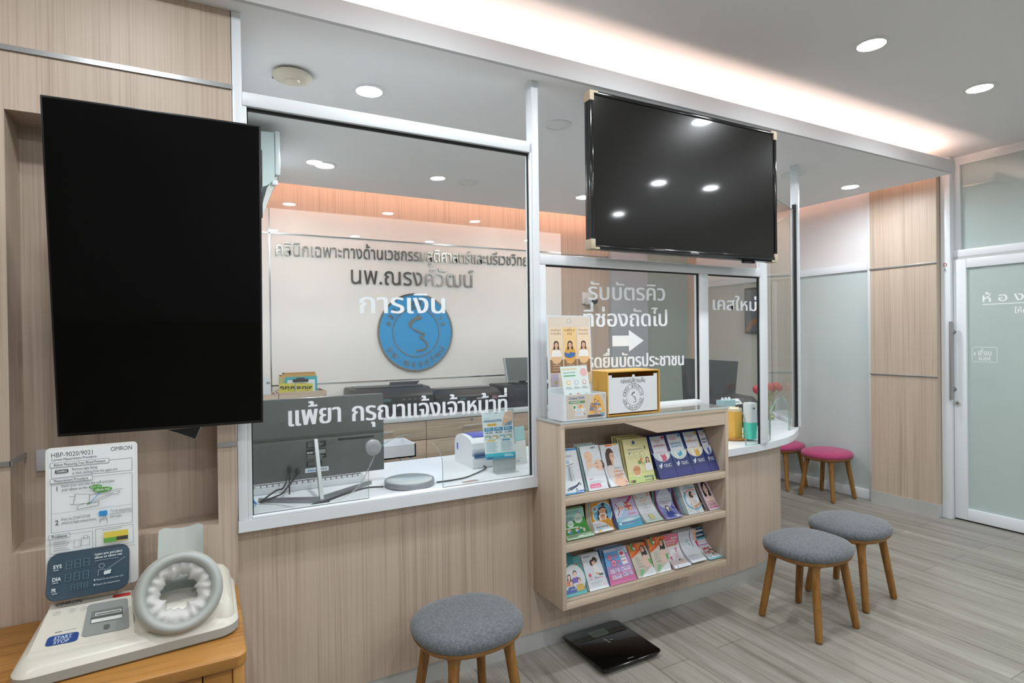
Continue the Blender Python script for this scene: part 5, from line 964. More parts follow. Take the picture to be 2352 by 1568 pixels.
def d3(k):
    k.rect(.25, .965, .62, 1, '#e07a2e'); k.rect(.62, .97, .9, 1, '#e8c36a'); k.poly([(.18, .55), (.2, .82), (.32, .92), (.50, .93), (.62, .86), (.62, .76), (.50, .62), (.44, .56)], '#4f332a'); k.ell(.52, .74, .12, .105, '#e6b89e'); k.ell(.55, .69, .05, .010, '#f4f4f4', 10); k.ell(.48, .765, .03, .008, '#4a3028', 8); k.ell(.59, .765, .03, .008, '#4a3028', 8); k.rect(.44, .56, .54, .66, '#e3b398'); k.poly([(.10, .52), (.30, .575), (.50, .55), (.72, .48), (.80, .32), (.98, .22), (.96, .05), (.80, .0), (.30, .0), (.18, .2)], '#e3d8d2'); k.poly([(.22, .26), (.60, .34), (.90, .36), (.92, .30), (.55, .25)], '#dcaa90'); k.ell(.62, .12, .34, .15, '#dfb49c'); k.ell(.90, .08, .06, .06, '#c98a78', 10); ln_(k, .5, .95, .50, 2, '#9a9a9a', .025); k.text('อาวีฟิลโตเบน', .42, .385, .06, '#e08a3a', w_=.52, bold=.02); k.rows(.42, .62, .35, 1, .02, .01, '#d0504a')
bro('white brochure with a long-haired expectant woman on the top tier', 'brochure', ((1377.5, 1023), (1420, 1018), (1405, 1128), (1446, 1121)), 0, '#dde3ea', d3, .35, 1, '#c9ced4')
def d4(k):
    k.rect(0, 0, 1, .16, '#bccc84'); k.rect(0, .16, 1, .24, '#d8d68c'); k.circ(.42, .91, .06, '#2f5a80'); k.ring(.34, .85, .03, .01, '#8aa06a'); k.text('Crenus', .38, .83, .04, '#9aa59a', w_=.22); k.text('เด็กฝากหลอด และวิตามิน', .16, .74, .05, '#4a6ab0', w_=.56); k.text('3', .80, .74, .09, '#2f4a60', w_=.07, bold=.04)
    for i in range(3): u = .24+.22*i; k.poly([(u-.09, .66), (u, .69), (u+.09, .66), (u+.09, .58), (u, .53), (u-.09, .58)], '#8fa05a'); k.poly([(u-.08, .655), (u, .68), (u+.08, .655), (u+.08, .585), (u, .54), (u-.08, .585)], '#e9e6b0'); k.rows(u-.05, u+.05, .63, 3, .02, .007, '#8f9a6a')
    k.circ(.19, .67, .025, '#3a5a9a'); k.circ(.52, .45, .06, '#5f9a4a'); k.poly([(.56, .42), (.60, .42), (.62, .50), (.65, .50), (.60, .55), (.55, .50), (.58, .50)], '#e0662e'); k.ring(.66, .42, .045, .012, '#5f8a4a'); k.poly([(.16, .30), (.28, .40), (.46, .40), (.54, .30), (.46, .16), (.26, .14)], '#efe9da'); k.poly([(.19, .30), (.29, .385), (.45, .385), (.51, .30), (.45, .175), (.27, .16)], '#d9a070'); k.ell(.36, .30, .13, .03, '#c98a5e'); k.woman(.84, .44, .10, '#4a3028', '#e9e9ea', '#e8bfa4'); k.rect(.70, .24, .98, .34, '#e9eaea'); k.text('เด็กฝากหลอด', .58, .10, .05, '#3f4a90', w_=.38, bold=.02); k.text('และวิตามิน', .60, .03, .045, '#3f4a90', w_=.24); k.text('3', .86, .02, .10, '#3f4020', w_=.07, bold=.04); k.poly([(x, y) for x, y in rrect(.04, .025, .24, .075, .02, 3)], '#4a5030'); k.circ(.08, .05, .03, '#c9a07a')
bro('yellow-green brochure with three shields, widest on the top tier', 'brochure', ((1428.5, 1011), (1484, 1002.5), (1447, 1120), (1507, 1107)), 0, '#e2dba4', d4, .0, 4, ['#c0b980', '#d8d198', '#b3ad78', '#d2cb92'], step=(-.007, .012, .003))
# navy pocket holders
def holder(i, px, c1, c2, hair, title, dot, tone):
    (a, b_, c_, d) = px; z = SH[0]+.003; yb, yt = 2.09, 2.185; tl, tr, bl, br = PY(*a, yt), PY(*b_, yt), PY(*c_, yb), PY(*d, yb); zt = (tl.z+tr.z)/2; tl.z = tr.z = zt; bl.z = br.z = z; tr.x = min(tr.x, RX1-.024); br.x = min(br.x, RX1-.024); tr.x -= .002; br.x -= .002
    lab = ('pink', 'turquoise', 'yellow', 'violet')[i]; h = thing('leaflet_holder', 'navy cardboard pocket holder with the %s dress print' % lab, 'leaflet holder', bl, 'navy pocket holders')
    NV = mat('#1e3274', .35); S0 = Sheet(bl, br, tl, tr); b = B(); S0.body(b, NV, .002); b.build('back_panel', h)
    lift = Vector((0, -.016, 0)); P = lambda u, v: S0(u, v)+lift*(1-v*.55)
    SP = Sheet(P(0, 0), P(1, 0), P(.0, .585), P(1, .585)); b = B(); SP.body(b, NV, .0015); k = Ink(b, SP); k.rect(0, 0, 1, .36, '#2b2f74')
    k.poly([(0, 1)]+[(.5-.5*math.cos(t), .98-.34*math.sin(t)) for t in [math.pi*q/12 for q in range(13)]]+[(1, 1)], '#cdd5e0' if i in (0, 3) else '#cfe0dc' if i == 1 else '#e3dfc4')
    k.poly([(.40, .96), (.50, .90), (.60, .90), (.68, .96), (.72, .80), (.66, .66), (.44, .66), (.46, .78)] if i != 1 else [(.40, .96), (.48, .86), (.55, .92), (.64, .98), (.70, .82), (.62, .80), (.52, .74), (.42, .80)], c2)
    k.poly([(.27, .95), (.36, .96), (.40, .70), (.30, .72)], '#efeeec'); k.poly([(.72, .96), (.80, .94), (.90, .78), (.82, .76)], '#efeeec'); k.text('OLIC', .44, .44, .155, '#e9ecf2', w_=.42, bold=.015); k.rect(.46, .415, .90, .423, '#8f9cc8'); k.rows(.50, .86, .40, 1, .02, .008, '#6f7fb8')
    for j in range(4): k.poly([(.17+.03*j, .43-.01*j), (.24+.03*j, .50-.0*j), (.30, .60-.03*j+.02), (.20, .55-.03*j)], '#dfe5f0') if 0 else k.line([(.15+.01*j, .53-.035*j), (.24, .51-.035*j), (.34, .60-.03*j)], .03, '#dfe5f0')
    b.build('pocket', h)
    Q = lambda u, v: S0(u, v)+lift*.45*(1-v*.5); SL = Sheet(Q(.12, .03), Q(.97, .03), Q(.12, .965), Q(.97, .965))
    def dl(k):
        k.poly([(.55, .3), (1, .3), (1, .85), (.9, .6)], tone); k.rect(0, .88, 1, 1, '#c9cfd8'); k.text('HER', .22, .845, .085, '#d9707e', w_=.42, bold=-.0); k.rect(.2, .83, .8, .833, '#9aa2aa')
        for j, t in enumerate(title): k.text(t, .12, .745-.075*j, .065, c1, w_=.74, bold=.02)
        k.rows(.14, .82, .66-.05*len(title), 3, .035, .010, '#d0707a'); k.circ(.88, .955, .09, dot); k.ell(.48, .47, .17, .07, hair); k.poly([(.30, .36), (.36, .50), (.60, .50), (.66, .36)], hair) if i != 1 else k.ell(.46, .42, .10, .05, hair); k.ell(.48, .45, .09, .055, '#f0e6de')
    paper('leaflet', SL, 'slim white leaflet in the navy holder with the %s dress print' % lab, 'leaflet', dl, '#dfe3ea', .001, 'leaflets in the navy holders')
HP = [((1484, 1001), (1522, 996), (1512, 1104), (1553, 1095)), ((1522, 995.5), (1559, 990.6), (1553, 1095), (1591.5, 1088)), ((1560, 990.6), (1596, 985), (1591.5, 1088), (1628, 1081)), ((1597, 985), (1630, 981), (1628, 1081), (1664, 1075))]
for i, a in enumerate((('#d0485a', '#d65a78', '#7a6048', ('เอสโตรเจน',), '#c8304a', '#e3b9c8'), ('#2f9fd0', '#35a9d0', '#7a6048', ('คุมกำเนิดกับ', 'สูตินรีแพทย์'), '#2f8fd0', '#b9dfe8'), ('#e08a3a', '#e3b04a', '#6a5238', ('เช็ก!',), '#e09a3a', '#e8c98a'), ('#4a5a90', '#4f74b8', '#5f4636', ('รวมคำถามยอดฮิต', 'ที่ผู้หญิงอยากรู้'), '#2f3a90', '#b0a6d6'))): holder(i, HP[i], *a)
# middle tier
def e1(k):
    k.rect(0, 0, 1, .18, '#b9d8b4'); k.rect(0, .18, 1, .60, '#4a9a48'); k.poly([(0, .60), (.4, .56), (1, .72), (1, .60)], '#4a9a48'); k.text('ณรู้', .05, .86, .10, '#3a6a6a', w_=.18); k.rows(.24, .9, .93, 2, .05, .02, '#5f9a9a'); k.rows(.04, .5, .78, 5, .035, .012, '#3f7a80'); k.circ(.68, .70, .20, '#d3e6da'); k.circ(.30, .55, .14, '#d3e6da'); k.rows(.56, .82, .76, 4, .04, .012, '#7fa08f'); k.rows(.2, .4, .58, 3, .03, .01, '#7fa08f'); k.rect(.02, .39, .62, .43, '#dbe9d6')
    for u in (.20, .52): k.circ(u, .28, .09, '#4f9fd0'); k.circ(u, .34, .06, '#e3b79a'); k.circ(u-.05, .30, .05, '#e6e9ee')
    for u, v in ((.68, .36), (.78, .31), (.76, .25)): k.circ(u, v, .05, '#dfeadb')
    k.rows(.05, .55, .15, 3, .04, .015, '#8fa88f'); k.ell(.52, .06, .12, .03, '#e3ece6'); k.rows(.7, .95, .1, 2, .03, .02, '#e9f0ea')
bro('green and mint brochure curling forward, first on the middle tier', 'brochure', ((1296, 1171.5), (1339, 1165), (1304, 1259), (1366, 1246)), 1, '#a5d6cc', e1, .62, 3, ['#8fc08c', '#7fb27c'], yb=2.064, yt=2.175, step=(.0, .004, .0015))
def e2(k):
    k.ell(.58, .62, .50, .36, '#dfe8ea'); k.ell(.58, .62, .45, .33, '#6fb9d8'); k.poly([(.28, .36), (.34, .74), (.46, .86), (.66, .86), (.80, .74), (.84, .40)], '#2b2422'); k.circ(.60, .90, .08, '#2b2422'); k.ell(.58, .70, .18, .10, '#e6ab88'); k.poly([(.20, .38), (.34, .46), (.80, .46), (.95, .34), (.85, .22), (.3, .26)], '#e29a32'); k.poly([(.36, .56), (.44, .64), (.72, .64), (.80, .56), (.70, .42), (.42, .40)], '#e9eef2'); k.poly([(.40, .58), (.50, .42), (.66, .42), (.74, .60), (.66, .60), (.58, .48), (.48, .60)], '#e2a684'); k.poly([(0, .0), (0, .40), (.30, .42), (.60, .32), (.92, .08), (.92, 0)], '#dfe3e8'); k.text('Influenza', .10, .27, .05, '#e07a6a', w_=.36, bold=.02); k.text('ไข้หวัดใหญ่', .14, .17, .07, '#3a3a40', w_=.58, bold=.02); k.circ(.18, .80, .14, '#dfe8ea'); k.circ(.18, .80, .11, '#7fc0d8'); k.circ(.18, .80, .05, '#d0553a'); k.ring(.24, .03, .18, .05, '#a9d3e8', 0, 180); k.ring(.24, .02, .10, .10, '#e6b04a', 0, 180)
bro('orange and white influenza brochure with a woman using a tissue', 'brochure', ((1357, 1154), (1402, 1148), (1368, 1238), (1413, 1231)), 1, '#dd9830', e2, .45, 6, ['#dfe3e6', '#cfd4d6', '#e3c48a'], yb=2.062, yt=2.17, step=(-.0025, .0035, .0015))
def e3(k):
    k.rect(0, 0, 1, .30, '#3fa9cc'); k.rect(0, .24, 1, .33, '#9fd6e6'); k.poly([(.1, .22), (.5, .30), (.9, .24), (.5, .20)], '#dff2f6'); k.text('แรกของคุณแม่', .30, .92, .06, '#d0386a', w_=.62, bold=.02); k.ell(.30, .50, .27, .20, '#a9c3e6'); k.poly([(0, .35), (.05, .62), (.2, .8), (.48, .84), (.5, .6), (.2, .4)], '#c9d6e3'); k.ell(.32, .64, .13, .06, '#efc3ac'); k.poly([(.48, .66), (.62, .78), (.80, .72), (.78, .52), (.58, .54)], '#e3c49a'); k.line([(.62, .78), (.66, .54)], .05, '#d0386a'); k.line([(.50, .66), (.80, .66)], .05, '#d0386a'); k.poly([(.58, .74), (.50, .82), (.62, .78), (.90, .96), (.96, .92), (.70, .76)], '#c8305f'); k.ring(.0, .60, .24, .03, '#c8408a', -60, 60); k.text('ที่คุณมั่นใจ', .56, .40, .055, '#d8557a', w_=.32); k.rect(.06, .12, .16, .20, '#e6f2f6'); k.rect(.20, .155, .86, .175, '#a070b0'); k.rows(.22, .8, .12, 1, .02, .01, '#dff0f4')
bro('lilac and turquoise brochure with a ribboned gift box', 'brochure', ((1402, 1141), (1450, 1135.5), (1423, 1239), (1479, 1227.5)), 1, '#c3b6d8', e3, .1, 3, ['#5a6a9a', '#6a5a8a', '#3f8fb0'], step=(-.0045, .008, .001))
def e4(k):
    k.rect(0, .78, 1, 1, '#cfd6da'); k.poly([(.22, .86), (.32, .80), (.62, .80), (.72, .86), (.68, .74), (.30, .74)], '#e3bfae'); k.rect(.08, .86, .16, .98, '#d0a08a'); k.rect(.78, .88, .92, .99, '#d59a86'); k.rows(.38, .58, .85, 1, .02, .01, '#7a6a64')
    for i in range(6): t = i*1.05; k.circ(.48+.09*math.cos(t), .62+.06*math.sin(t), .018, '#5a7a8f')
    k.text('CRENUS DHA', .5, .49, .045, '#b0b9c0', w_=.52, al='c'); k.rows(.2, .85, .44, 2, .025, .007, '#c3cacf'); k.rect(0, 0, 1, .11, '#c9e0d8'); k.ell(.50, .20, .15, .10, '#d9a84a'); k.ell(.50, .20, .12, .085, '#e6e6a0'); k.ell(.50, .21, .07, .05, '#c9d890'); k.rows(.3, .7, .09, 2, .025, .007, '#9fb0a8')
bro('white brochure with a gold capsule at its foot', 'brochure', ((1452.5, 1135), (1490, 1129), (1486, 1226), (1524, 1215.5)), 1, '#dbe1e4', e4, .35, 2, '#c3c9cc', step=(-.003, .006, .001))
def her(k):
    k.ell(.50, .72, .46, .30, '#cfd6e4'); k.text('HER', .30, .84, .075, '#d9606a', w_=.30); k.rect(.3, .815, .7, .819, '#8f97a5'); k.text('รวมคำถามยอดฮิต', .5, .72, .055, '#5a5f78', w_=.78, al='c'); k.text('ที่ผู้หญิงอยากรู้', .5, .64, .055, '#5a5f78', w_=.62, al='c'); k.rows(.28, .74, .61, 2, .035, .01, '#b86a7a'); k.circ(.88, .95, .07, '#3a3f9a'); k.woman(.50, .34, .16, '#4f382c', '#3a4fae', '#efe9e6'); k.rect(.24, .05, .78, .16, '#3f57b0'); k.poly([(.78, .42), (.86, .36), (.92, .36), (.86, .42), (.80, .48)], '#3f3fae'); k.circ(.10, .36, .05, '#b9b9ea'); k.poly([(.55, .12), (.70, .02), (.90, .06), (.80, .14)], '#dfe3ea'); k.ring(.14, .22, .05, .01, '#c9c9ee')
bro('violet brochure with a drawn woman, curling on the middle tier', 'brochure', ((1505, 1125.5), (1541, 1120.5), (1533, 1213), (1570, 1203)), 1, '#8f92d0', her, .72, 3, ['#b03a6a', '#6fae9f', '#b9bcc0'], yb=2.064, yt=2.185, step=(-.004, .004, .001))
def e6(k):
    k.text('RSV', .34, .94, .08, '#3f94a8', w_=.42, bold=.05); k.rect(.28, .87, .86, .89, '#6fb0cc'); k.rect(.22, .835, .96, .853, '#8fbfd6'); k.ring(.62, .47, .52, .06, '#e08a92', 60, 150); k.ring(.62, .47, .52, .06, '#3f9fd0', 140, 285); k.ring(.62, .47, .52, .05, '#3f9fd0', 285, 330); k.poly([(.50, .50), (.46, .64), (.54, .75), (.66, .74), (.72, .66), (.68, .52)], '#4a342c'); k.ell(.66, .64, .07, .05, '#dfae92', 14); k.poly([(.38, .26), (.44, .56), (.58, .54), (.76, .46), (.80, .34), (.98, .38), (1, .28), (.70, .20), (.42, .14)], '#d9d3ca'); k.poly([(.50, .24), (.80, .30), (1, .38), (1, .28), (.60, .16)], '#d69a72'); k.ell(.70, .40, .14, .06, '#c9c6c2'); k.rect(.56, .0, .68, .10, '#c9d0d4'); k.circ(.24, .72, .05, '#3f9fd0'); k.circ(.84, .72, .03, '#8fc8d8'); k.circ(.2, .1, .03, '#a9d6e0')
bro('white RSV brochure with an expectant woman in a blue ring', 'brochure', ((1557.5, 1114), (1591.5, 1108), (1583, 1201.5), (1618, 1194)), 1, '#dde3e8', e6, .1, 5, ['#dfe6ea', '#c9dfe6', '#a9c9d6', '#9fc3d2', '#b05a8a'], step=(-.0042, .0075, .0))
def e7(k):
    k.rect(0, .9, .3, 1, '#d9c3d0'); k.rect(.5, .78, 1, .9, '#e0cdd8'); k.poly([(.18, .50), (.22, .86), (.36, .98), (.58, .98), (.76, .88), (.86, .50), (.66, .44), (.34, .44)], '#221a1c'); k.rect(.42, .44, .58, .60, '#e9c9bc'); k.poly([(.10, .28), (.20, .44), (.42, .50), (.58, .50), (.82, .44), (.95, .28)], '#ecd0c3'); k.ell(.50, .73, .19, .19, '#f0d6ca'); k.poly([(.31, .78), (.34, .94), (.5, .96), (.44, .86)], '#221a1c'); k.poly([(.5, .96), (.68, .92), (.72, .74), (.62, .86)], '#221a1c')
    for u in (.42, .60): k.ell(u, .755, .045, .012, '#3a2a2a', 10); k.rect(u-.05, .785, u+.05, .793, '#5a4038')
    k.ell(.52, .625, .055, .014, '#c04a62', 10); k.text('CELEB', .10, .15, .12, '#cf3a62', w_=.76); k.text('my beauty', .1, .275, .06, '#e0909a', w_=.64); k.poly([(.12, .07), (.90, .07), (.90, .115), (.12, .115)], '#d8507e'); k.rows(.2, .8, .10, 1, .02, .008, '#f0c9d6')
bro('pale pink brochure with a dark-haired portrait and red capitals', 'brochure', ((1600, 1106), (1633, 1101.5), (1631, 1190.5), (1664, 1183)), 1, '#dfcbd6', e7, .1, 2, ['#a58a92', '#cfc3c9'], step=(-.004, .008, .0))
# bottom tier
def g1(k):
    k.rect(0, .72, 1, 1, '#4f9f9f'); k.circ(.2, .93, .4, '#2f7f86'); k.ell(.5, .42, .62, .42, '#3a8f86'); k.ell(.46, .42, .60, .40, '#d6dbdf'); k.rect(0, 0, 1, .12, '#5fb3b6'); k.woman(.22, .44, .13, '#33262a', '#df8a6a', '#efc9b6'); k.woman(.55, .50, .14, '#3a2c30', '#7668b8', '#efc9b6', False); k.woman(.30, .28, .13, '#5a4034', '#4a62b0', '#efc9b6', False); k.woman(.72, .30, .12, '#5a4034', '#e0ae52', '#efc9b6', False); k.rect(.02, .08, .52, .18, '#4a62b0'); k.rect(.56, .10, .90, .22, '#e0b95e'); k.circ(.72, .80, .05, '#d0604a'); k.circ(.15, .84, .05, '#d8c9a0')
    for i in range(3): k.circ(.28+.09*i, .17, .025, '#dfe3ea')
bro('teal and white brochure with a drawn family, first on the bottom tier', 'brochure', ((1294, 1284), (1329, 1277), (1301, 1388), (1350, 1374)), 2, '#4f9f9f', g1, .0, 1, '#3a8a8c')
def g2(k):
    k.rect(0, .92, 1, 1, '#c3c6d2'); k.rows(.12, .66, .945, 1, .02, .016, '#4a4f80'); k.rows(.12, .56, .91, 1, .02, .01, '#9a9fb0'); k.ell(.50, .74, .12, .09, '#3a2a26'); k.ell(.68, .80, .13, .09, '#33261f'); k.ell(.55, .72, .07, .055, '#e3b79c'); k.ell(.64, .745, .07, .05, '#d8a888'); k.poly([(.40, .54), (.46, .72), (.42, .60)], '#3a2a26'); k.poly([(.50, .66), (.70, .68), (.82, .52), (.86, .36), (.46, .34), (.44, .50)], '#e3e4e4'); k.poly([(.50, .46), (.72, .44), (.80, .40), (.60, .38)], '#d3a58c'); k.rect(.70, .36, .92, .41, '#4a5a56'); k.poly([(.40, .36), (.66, .34), (.5, .31)], '#8fc3d8'); k.ring(.2, .70, .20, .02, '#d0c3d0', 60, 180); k.ell(.22, .42, .07, .05, '#d0506e'); k.text('elevit', .16, .35, .035, '#5a6a8a', w_=.16); k.rows(.14, .36, .31, 1, .02, .014, '#d0506e')
    for i in range(4): k.circ(.46+.12*i, .30+.006*i, .035, '#d88a9a')
    k.rect(0, 0, 1, .27, '#e3e8ee'); k.text('วิตามินก่อนตั้งครรภ์', .16, .19, .05, '#3fa3d0', w_=.62); k.rows(.16, .84, .175, 1, .02, .008, '#cf7a92'); k.rows(.22, .78, .13, 2, .03, .006, '#c3c9d2'); k.circ(.86, .1, .1, '#e6d6e3')
bro('white brochure with an embracing couple on the bottom tier', 'brochure', ((1333, 1276), (1372, 1267), (1355.5, 1372), (1399.5, 1359.5)), 2, '#d6dae2', g2, .0, 2, ['#c3c7cc', '#b3b8be'], step=(-.004, .008, .0))
def g3(k):
    k.rect(0, 0, 1, .30, '#d06a9c'); k.rect(0, .30, 1, .52, '#a888c0'); k.poly([(.6, .52), (1, .45), (1, .95), (.75, .75)], '#b98cc8'); k.rect(0, .92, 1, 1, '#bcc0d0'); k.rows(.5, .95, .965, 1, .02, .012, '#4a3a80')
    for u, v, r in ((.20, .76, .10), (.44, .76, .06), (.32, .58, .12), (.53, .60, .055)): k.circ(u, v, r, '#8a3a78'); k.circ(u, v, r*.86, '#e08aa8'); k.rows(u-r*.5, u+r*.5, v+.02, 2, .03, .014, '#7a2a5a')
    k.poly([(.60, .88), (.82, .90), (.88, .50), (.66, .48)], '#e6e9f0'); k.ell(.72, .81, .08, .06, '#d04a6a'); k.text('elevit', .64, .68, .06, '#3a4a70', w_=.20, bold=.02); k.rect(.66, .585, .82, .615, '#d8506a'); k.circ(.92, .87, .08, '#7a9fc8'); k.circ(.92, .87, .07, '#dfe6f2'); k.line([(.88, .87), (.91, .85), (.96, .90)], .02, '#4a6a9a')
    for u, v in ((.10, .30), (.53, .31), (.12, .14), (.55, .16)): k.poly([(x, y) for x, y in rrect(u, v, u+.38, v+.125, .02, 3)], '#d9c3e3'); k.rows(u+.14, u+.34, v+.105, 2, .022, .009, '#5a4a8a'); k.circ(u+.06, v+.06, .03, '#e09a8a' if u < .3 else '#6f8fd0')
    k.text('97%', .28, .31, .05, '#3a2a6a', w_=.12, bold=.03); k.text('3.6x', .74, .17, .05, '#3a2a6a', w_=.12, bold=.03)
bro('blue and pink brochure with oval badges and a small box', 'brochure', ((1384.5, 1264.5), (1436, 1252), (1403, 1358.5), (1463, 1342.5)), 2, '#5f9fd6', g3, .0, 5, ['#4f7fb0', '#8fb0d0', '#3f6fa0', '#a9c3d8', '#7f8fb8'], step=(-.0045, .008, .0))
def g4(k):
    k.poly([(0, 1), (1, 1), (1, .90), (.08, .66), (0, .60)], '#e2823a'); k.poly([(.2, .72), (1, 1), (1, .9), (.04, .60), (.04, .66)], '#d85a22'); k.ell(.26, .93, .12, .12, '#4f9a4f'); k.ell(.38, .92, .09, .12, '#d84a2a'); k.circ(.34, .88, .07, '#f0e6dc'); k.ring(.34, .88, .06, .02, '#c07a6a'); k.poly([(.62, .60), (.64, .88), (.76, .95), (.90, .86), (.94, .62)], '#231a1a'); k.ell(.75, .81, .10, .09, '#d8a486'); k.ell(.74, .765, .04, .010, '#f3ece6', 10); k.ell(.71, .83, .02, .007, '#3a2622', 8); k.ell(.79, .83, .02, .007, '#3a2622', 8); k.poly([(.48, .50), (.70, .64), (.90, .60), (.94, .30), (.80, .22), (.60, .24), (.52, .36)], '#d9b9aa'); k.ell(.72, .34, .24, .13, '#dcbfb2'); k.rows(.18, .46, .60, 5, .05, .014, '#8f9078'); k.rows(.22, .6, .34, 2, .03, .012, '#8a8270'); k.poly([(.84, .46), (1, .50), (1, .30), (.90, .32)], '#5fa85a'); k.poly([(.30, .24), (.48, .20), (.24, .03), (.14, .10)], '#7fbf82'); k.poly([(.16, 0), (1, 0), (1, .20), (.86, .24)], '#e3e8ec'); k.text('mygenoma', .56, .06, .04, '#9aa6b2', w_=.34)
bro('orange-topped brochure with a smiling woman, beside the blue and pink one', 'brochure', ((1439, 1257), (1479, 1242), (1467, 1338.5), (1508, 1327)), 2, '#c9c3b6', g4, .0, 3, ['#b8b2a4', '#c3602a', '#8f8a80'], 'spare copy behind the orange-topped brochure beside the blue and pink one', step=(-.003, .007, .0))
bro('orange-topped brochure with a smiling woman, beside the pink-headed one', 'brochure', ((1485, 1239), (1524, 1230), (1507, 1326), (1542, 1312.5)), 2, '#c9c3b6', g4, .0, 3, ['#a8a294', '#c3602a', '#6f6a62'], 'spare copy behind the orange-topped brochure beside the pink-headed one', step=(-.004, .007, .0))
def g6(k):
    k.poly([(0, 1), (1, 1), (1, .78), (.86, .72), (0, .74)], '#d87088'); k.poly([(x, y) for x, y in rrect(.52, .89, .94, .97, .02, 3)], '#e6e0e4'); k.rows(.58, .9, .955, 2, .03, .014, '#8f6a72'); k.text('ปัญหาช่องคลอด', .10, .825, .055, '#f3e3e8', w_=.76, bold=.02); k.text('วัยหมดประจำ', .18, .765, .05, '#f3e3e8', w_=.56, bold=.02); k.rect(.10, .70, .84, .735, '#b59a6a'); k.ring(.15, .58, .16, .008, '#a9a3aa'); k.ring(.62, .42, .20, .008, '#a9a3aa'); k.rows(.06, .26, .62, 3, .05, .014, '#d0607a'); k.rows(.5, .78, .47, 3, .05, .014, '#d0607a'); k.poly([(.62, .64), (.80, .64), (.74, .58), (.72, .50), (.69, .50), (.68, .58)], '#dc6f9a'); k.poly([(.14, .42), (.30, .42), (.25, .37), (.23, .30), (.20, .30)], '#dc6f9a'); k.ring(.22, .20, .12, .008, '#a9a3aa'); k.rect(0, .10, 1, .28, '#d9c9cd'); k.woman(.66, .17, .12, '#3a2c2a', '#e6d3c6', '#e3bfa6', False); k.rect(0, 0, 1, .10, '#dfe3ea'); k.ell(.22, .05, .05, .02, '#3f68b8'); k.rows(.32, .95, .06, 1, .02, .01, '#7f96c8')
bro('pink-headed brochure curling forward on the bottom tier', 'brochure', ((1523, 1231), (1555, 1224), (1552, 1316.5), (1588, 1306)), 2, '#dcdde2', g6, .68, 3, ['#dfb9c3', '#c9aeb6'], yb=2.062, yt=2.18, step=(.0, .0035, .001))
def g7(k):
    k.rect(0, .86, 1, 1, '#c6cad2'); k.poly([(.05, .9), (.5, .8), (.9, .82), (.95, .45), (.5, .35), (.15, .5)], '#d3d9e3'); k.poly([(.78, 1), (1, 1), (1, .70), (.90, .62)], '#dcb59a'); k.poly([(.86, .66), (1, .68), (1, .40), (.94, .5)], '#c8305f'); k.ring(.42, .72, .06, .02, '#3fa59f'); k.line([(.45, .66), (.56, .56)], .03, '#3fa59f'); k.line([(.66, .98), (.62, .75), (.70, .56)], .025, '#9a4a9a'); k.ring(.68, .52, .06, .015, '#6a7a8a'); k.rows(.12, .7, .26, 2, .04, .012, '#b3b9c2'); k.rows(.2, .8, .14, 3, .03, .006, '#c9d6e3')
bro('white brochure with a teal ribbon, curling beside the last one', 'brochure', ((1556, 1223), (1597, 1214), (1592, 1304.5), (1625, 1293)), 2, '#d9dde3', g7, .62, 6, ['#c3c7ce', '#d3d6dc', '#aab0b8'], yb=2.062, yt=2.19, step=(-.003, .004, .001))
def g8(k):
    k.rect(0, .74, 1, 1, '#1f4a70'); k.rect(0, .68, 1, .74, '#7fc3d0'); k.text('ยาฝัง', .10, .895, .05, '#cfdce6', w_=.24); k.text('คุมกำเนิด', .10, .79, .085, '#e3ebf2', w_=.70, bold=.02); k.poly([(x, y) for x, y in rrect(.06, .50, .96, .66, .05, 4)], '#c98ac8'); k.poly([(x, y) for x, y in rrect(.09, .512, .93, .648, .04, 4)], '#dfe0e6'); k.text('ประโยชน์ที่มากกว่า', .12, .585, .05, '#4a4f60', w_=.74); k.text('คุมกำเนิด?', .24, .522, .05, '#4a4f60', w_=.54); k.text('24+4', .18, .345, .13, '#c8283e', w_=.62, bold=.04); k.rect(.08, .20, 1, .32, '#cdbfc2'); k.rect(.12, .22, .28, .30, '#d08a94'); k.rect(.38, .22, .54, .30, '#b0606e'); k.rect(.62, .14, .96, .34, '#4a3c38'); k.ell(.76, .25, .11, .06, '#e3bfa8'); k.poly([(.66, .14), (.76, .20), (.92, .17), (.92, .14)], '#e9cfc0'); k.rect(0, .0, 1, .05, '#7fbcc6'); k.ell(.24, .09, .04, .016, '#3f68b8')
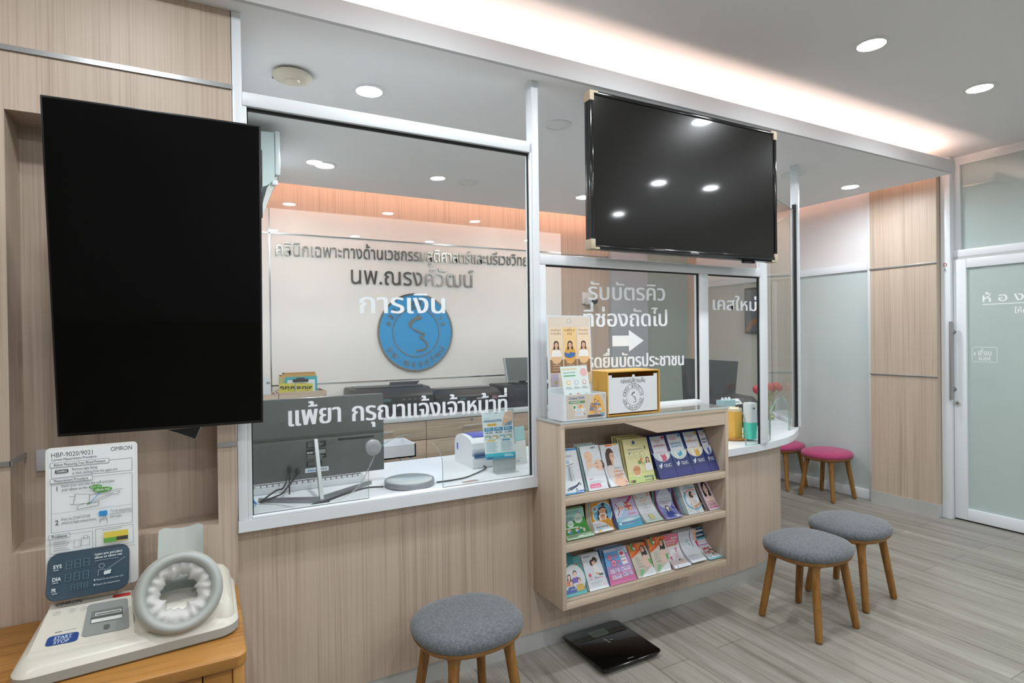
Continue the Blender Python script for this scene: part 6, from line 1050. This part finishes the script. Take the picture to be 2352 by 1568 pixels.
bro('curling brochure with a large red 24+4, last on the bottom tier', 'brochure', ((1595, 1214), (1625, 1209), (1632, 1294.5), (1664, 1283)), 2, '#d9dee2', g8, .75, 3, ['#8fc0c8', '#9fcad0'], yb=2.06, yt=2.2, step=(.0, .003, .001))
# ================================================================ LETTERS AND EMBLEM ON THE BACK WALL
yw = YB-.0235; MIR = mat('#a39f96', .2, 1)
def sign(txt, px0, py0, px1, py1, size, label, bold=0):
    a, c_ = PY(px0, py0, yw), PY(px1, py1, yw); o = lettering('sign_letters', txt, ((a.x, yw+.001, a.z), (c_.x, yw+.001, c_.z), (a.x, yw+.001, a.z+1)), MIR, .012, None, bold, size); return tag(o, label, 'sign lettering')
sign('คลินิกเฉพาะทางด้านเวชกรรมสูติศาสตร์และนรีเวชวิทยา', 634, 586, 1220, 611, .150, 'raised mirror-steel letters, the long upper line on the white back wall')
sign('นพ.ณรงค์วัฒน์', 806, 651, 1087, 660, .21, 'raised mirror-steel letters, the short lower line above the blue emblem')
c = PY(955, 763, yw); R = .345; em = thing('wall_emblem', 'round blue clinic emblem with steel rim on the white back wall', 'emblem', c); BLUE = mat('#2f9ad6', .22)
b = B(); b.lathe([(R*.955, .0), (R*.955, -.014)], c, (0, 1, 0), BLUE, 72); b.build('disc', em)
b = B(); b.lathe([(R*.955, -.0), (R*.955, -.017), (R, -.017), (R, 0)], c, (0, 1, 0), MIR, 72, False); b.build('rim', em)
S = Sheet((c.x-R, c.y-.0145, c.z-R), (c.x+R, c.y-.0145, c.z-R), (c.x-R, c.y-.0145, c.z+R), (c.x+R, c.y-.0145, c.z+R))
b = B(); k = Ink(b, S, .004, .0002); k.ring(.5, .5, .315, .012, MIR, seg=56); b.build('inner_ring', em, 0)
b = B(); k = Ink(b, S, .006, .0002); k.logo(.5, .385, .36, MIR, .022); b.build('profile_figure', em, 0)
b = B(); k = Ink(b, S, .006, .0002); k.arc('คลินิก สูตินรีเวช', .5, .5, .345, .105, MIR, 163, 17, bold=.01); k.arc('นพ.ณรงค์วัฒน์', .5, .5, .440, .105, MIR, 212, 328, True, bold=.01); b.build('lettering', em, 0)
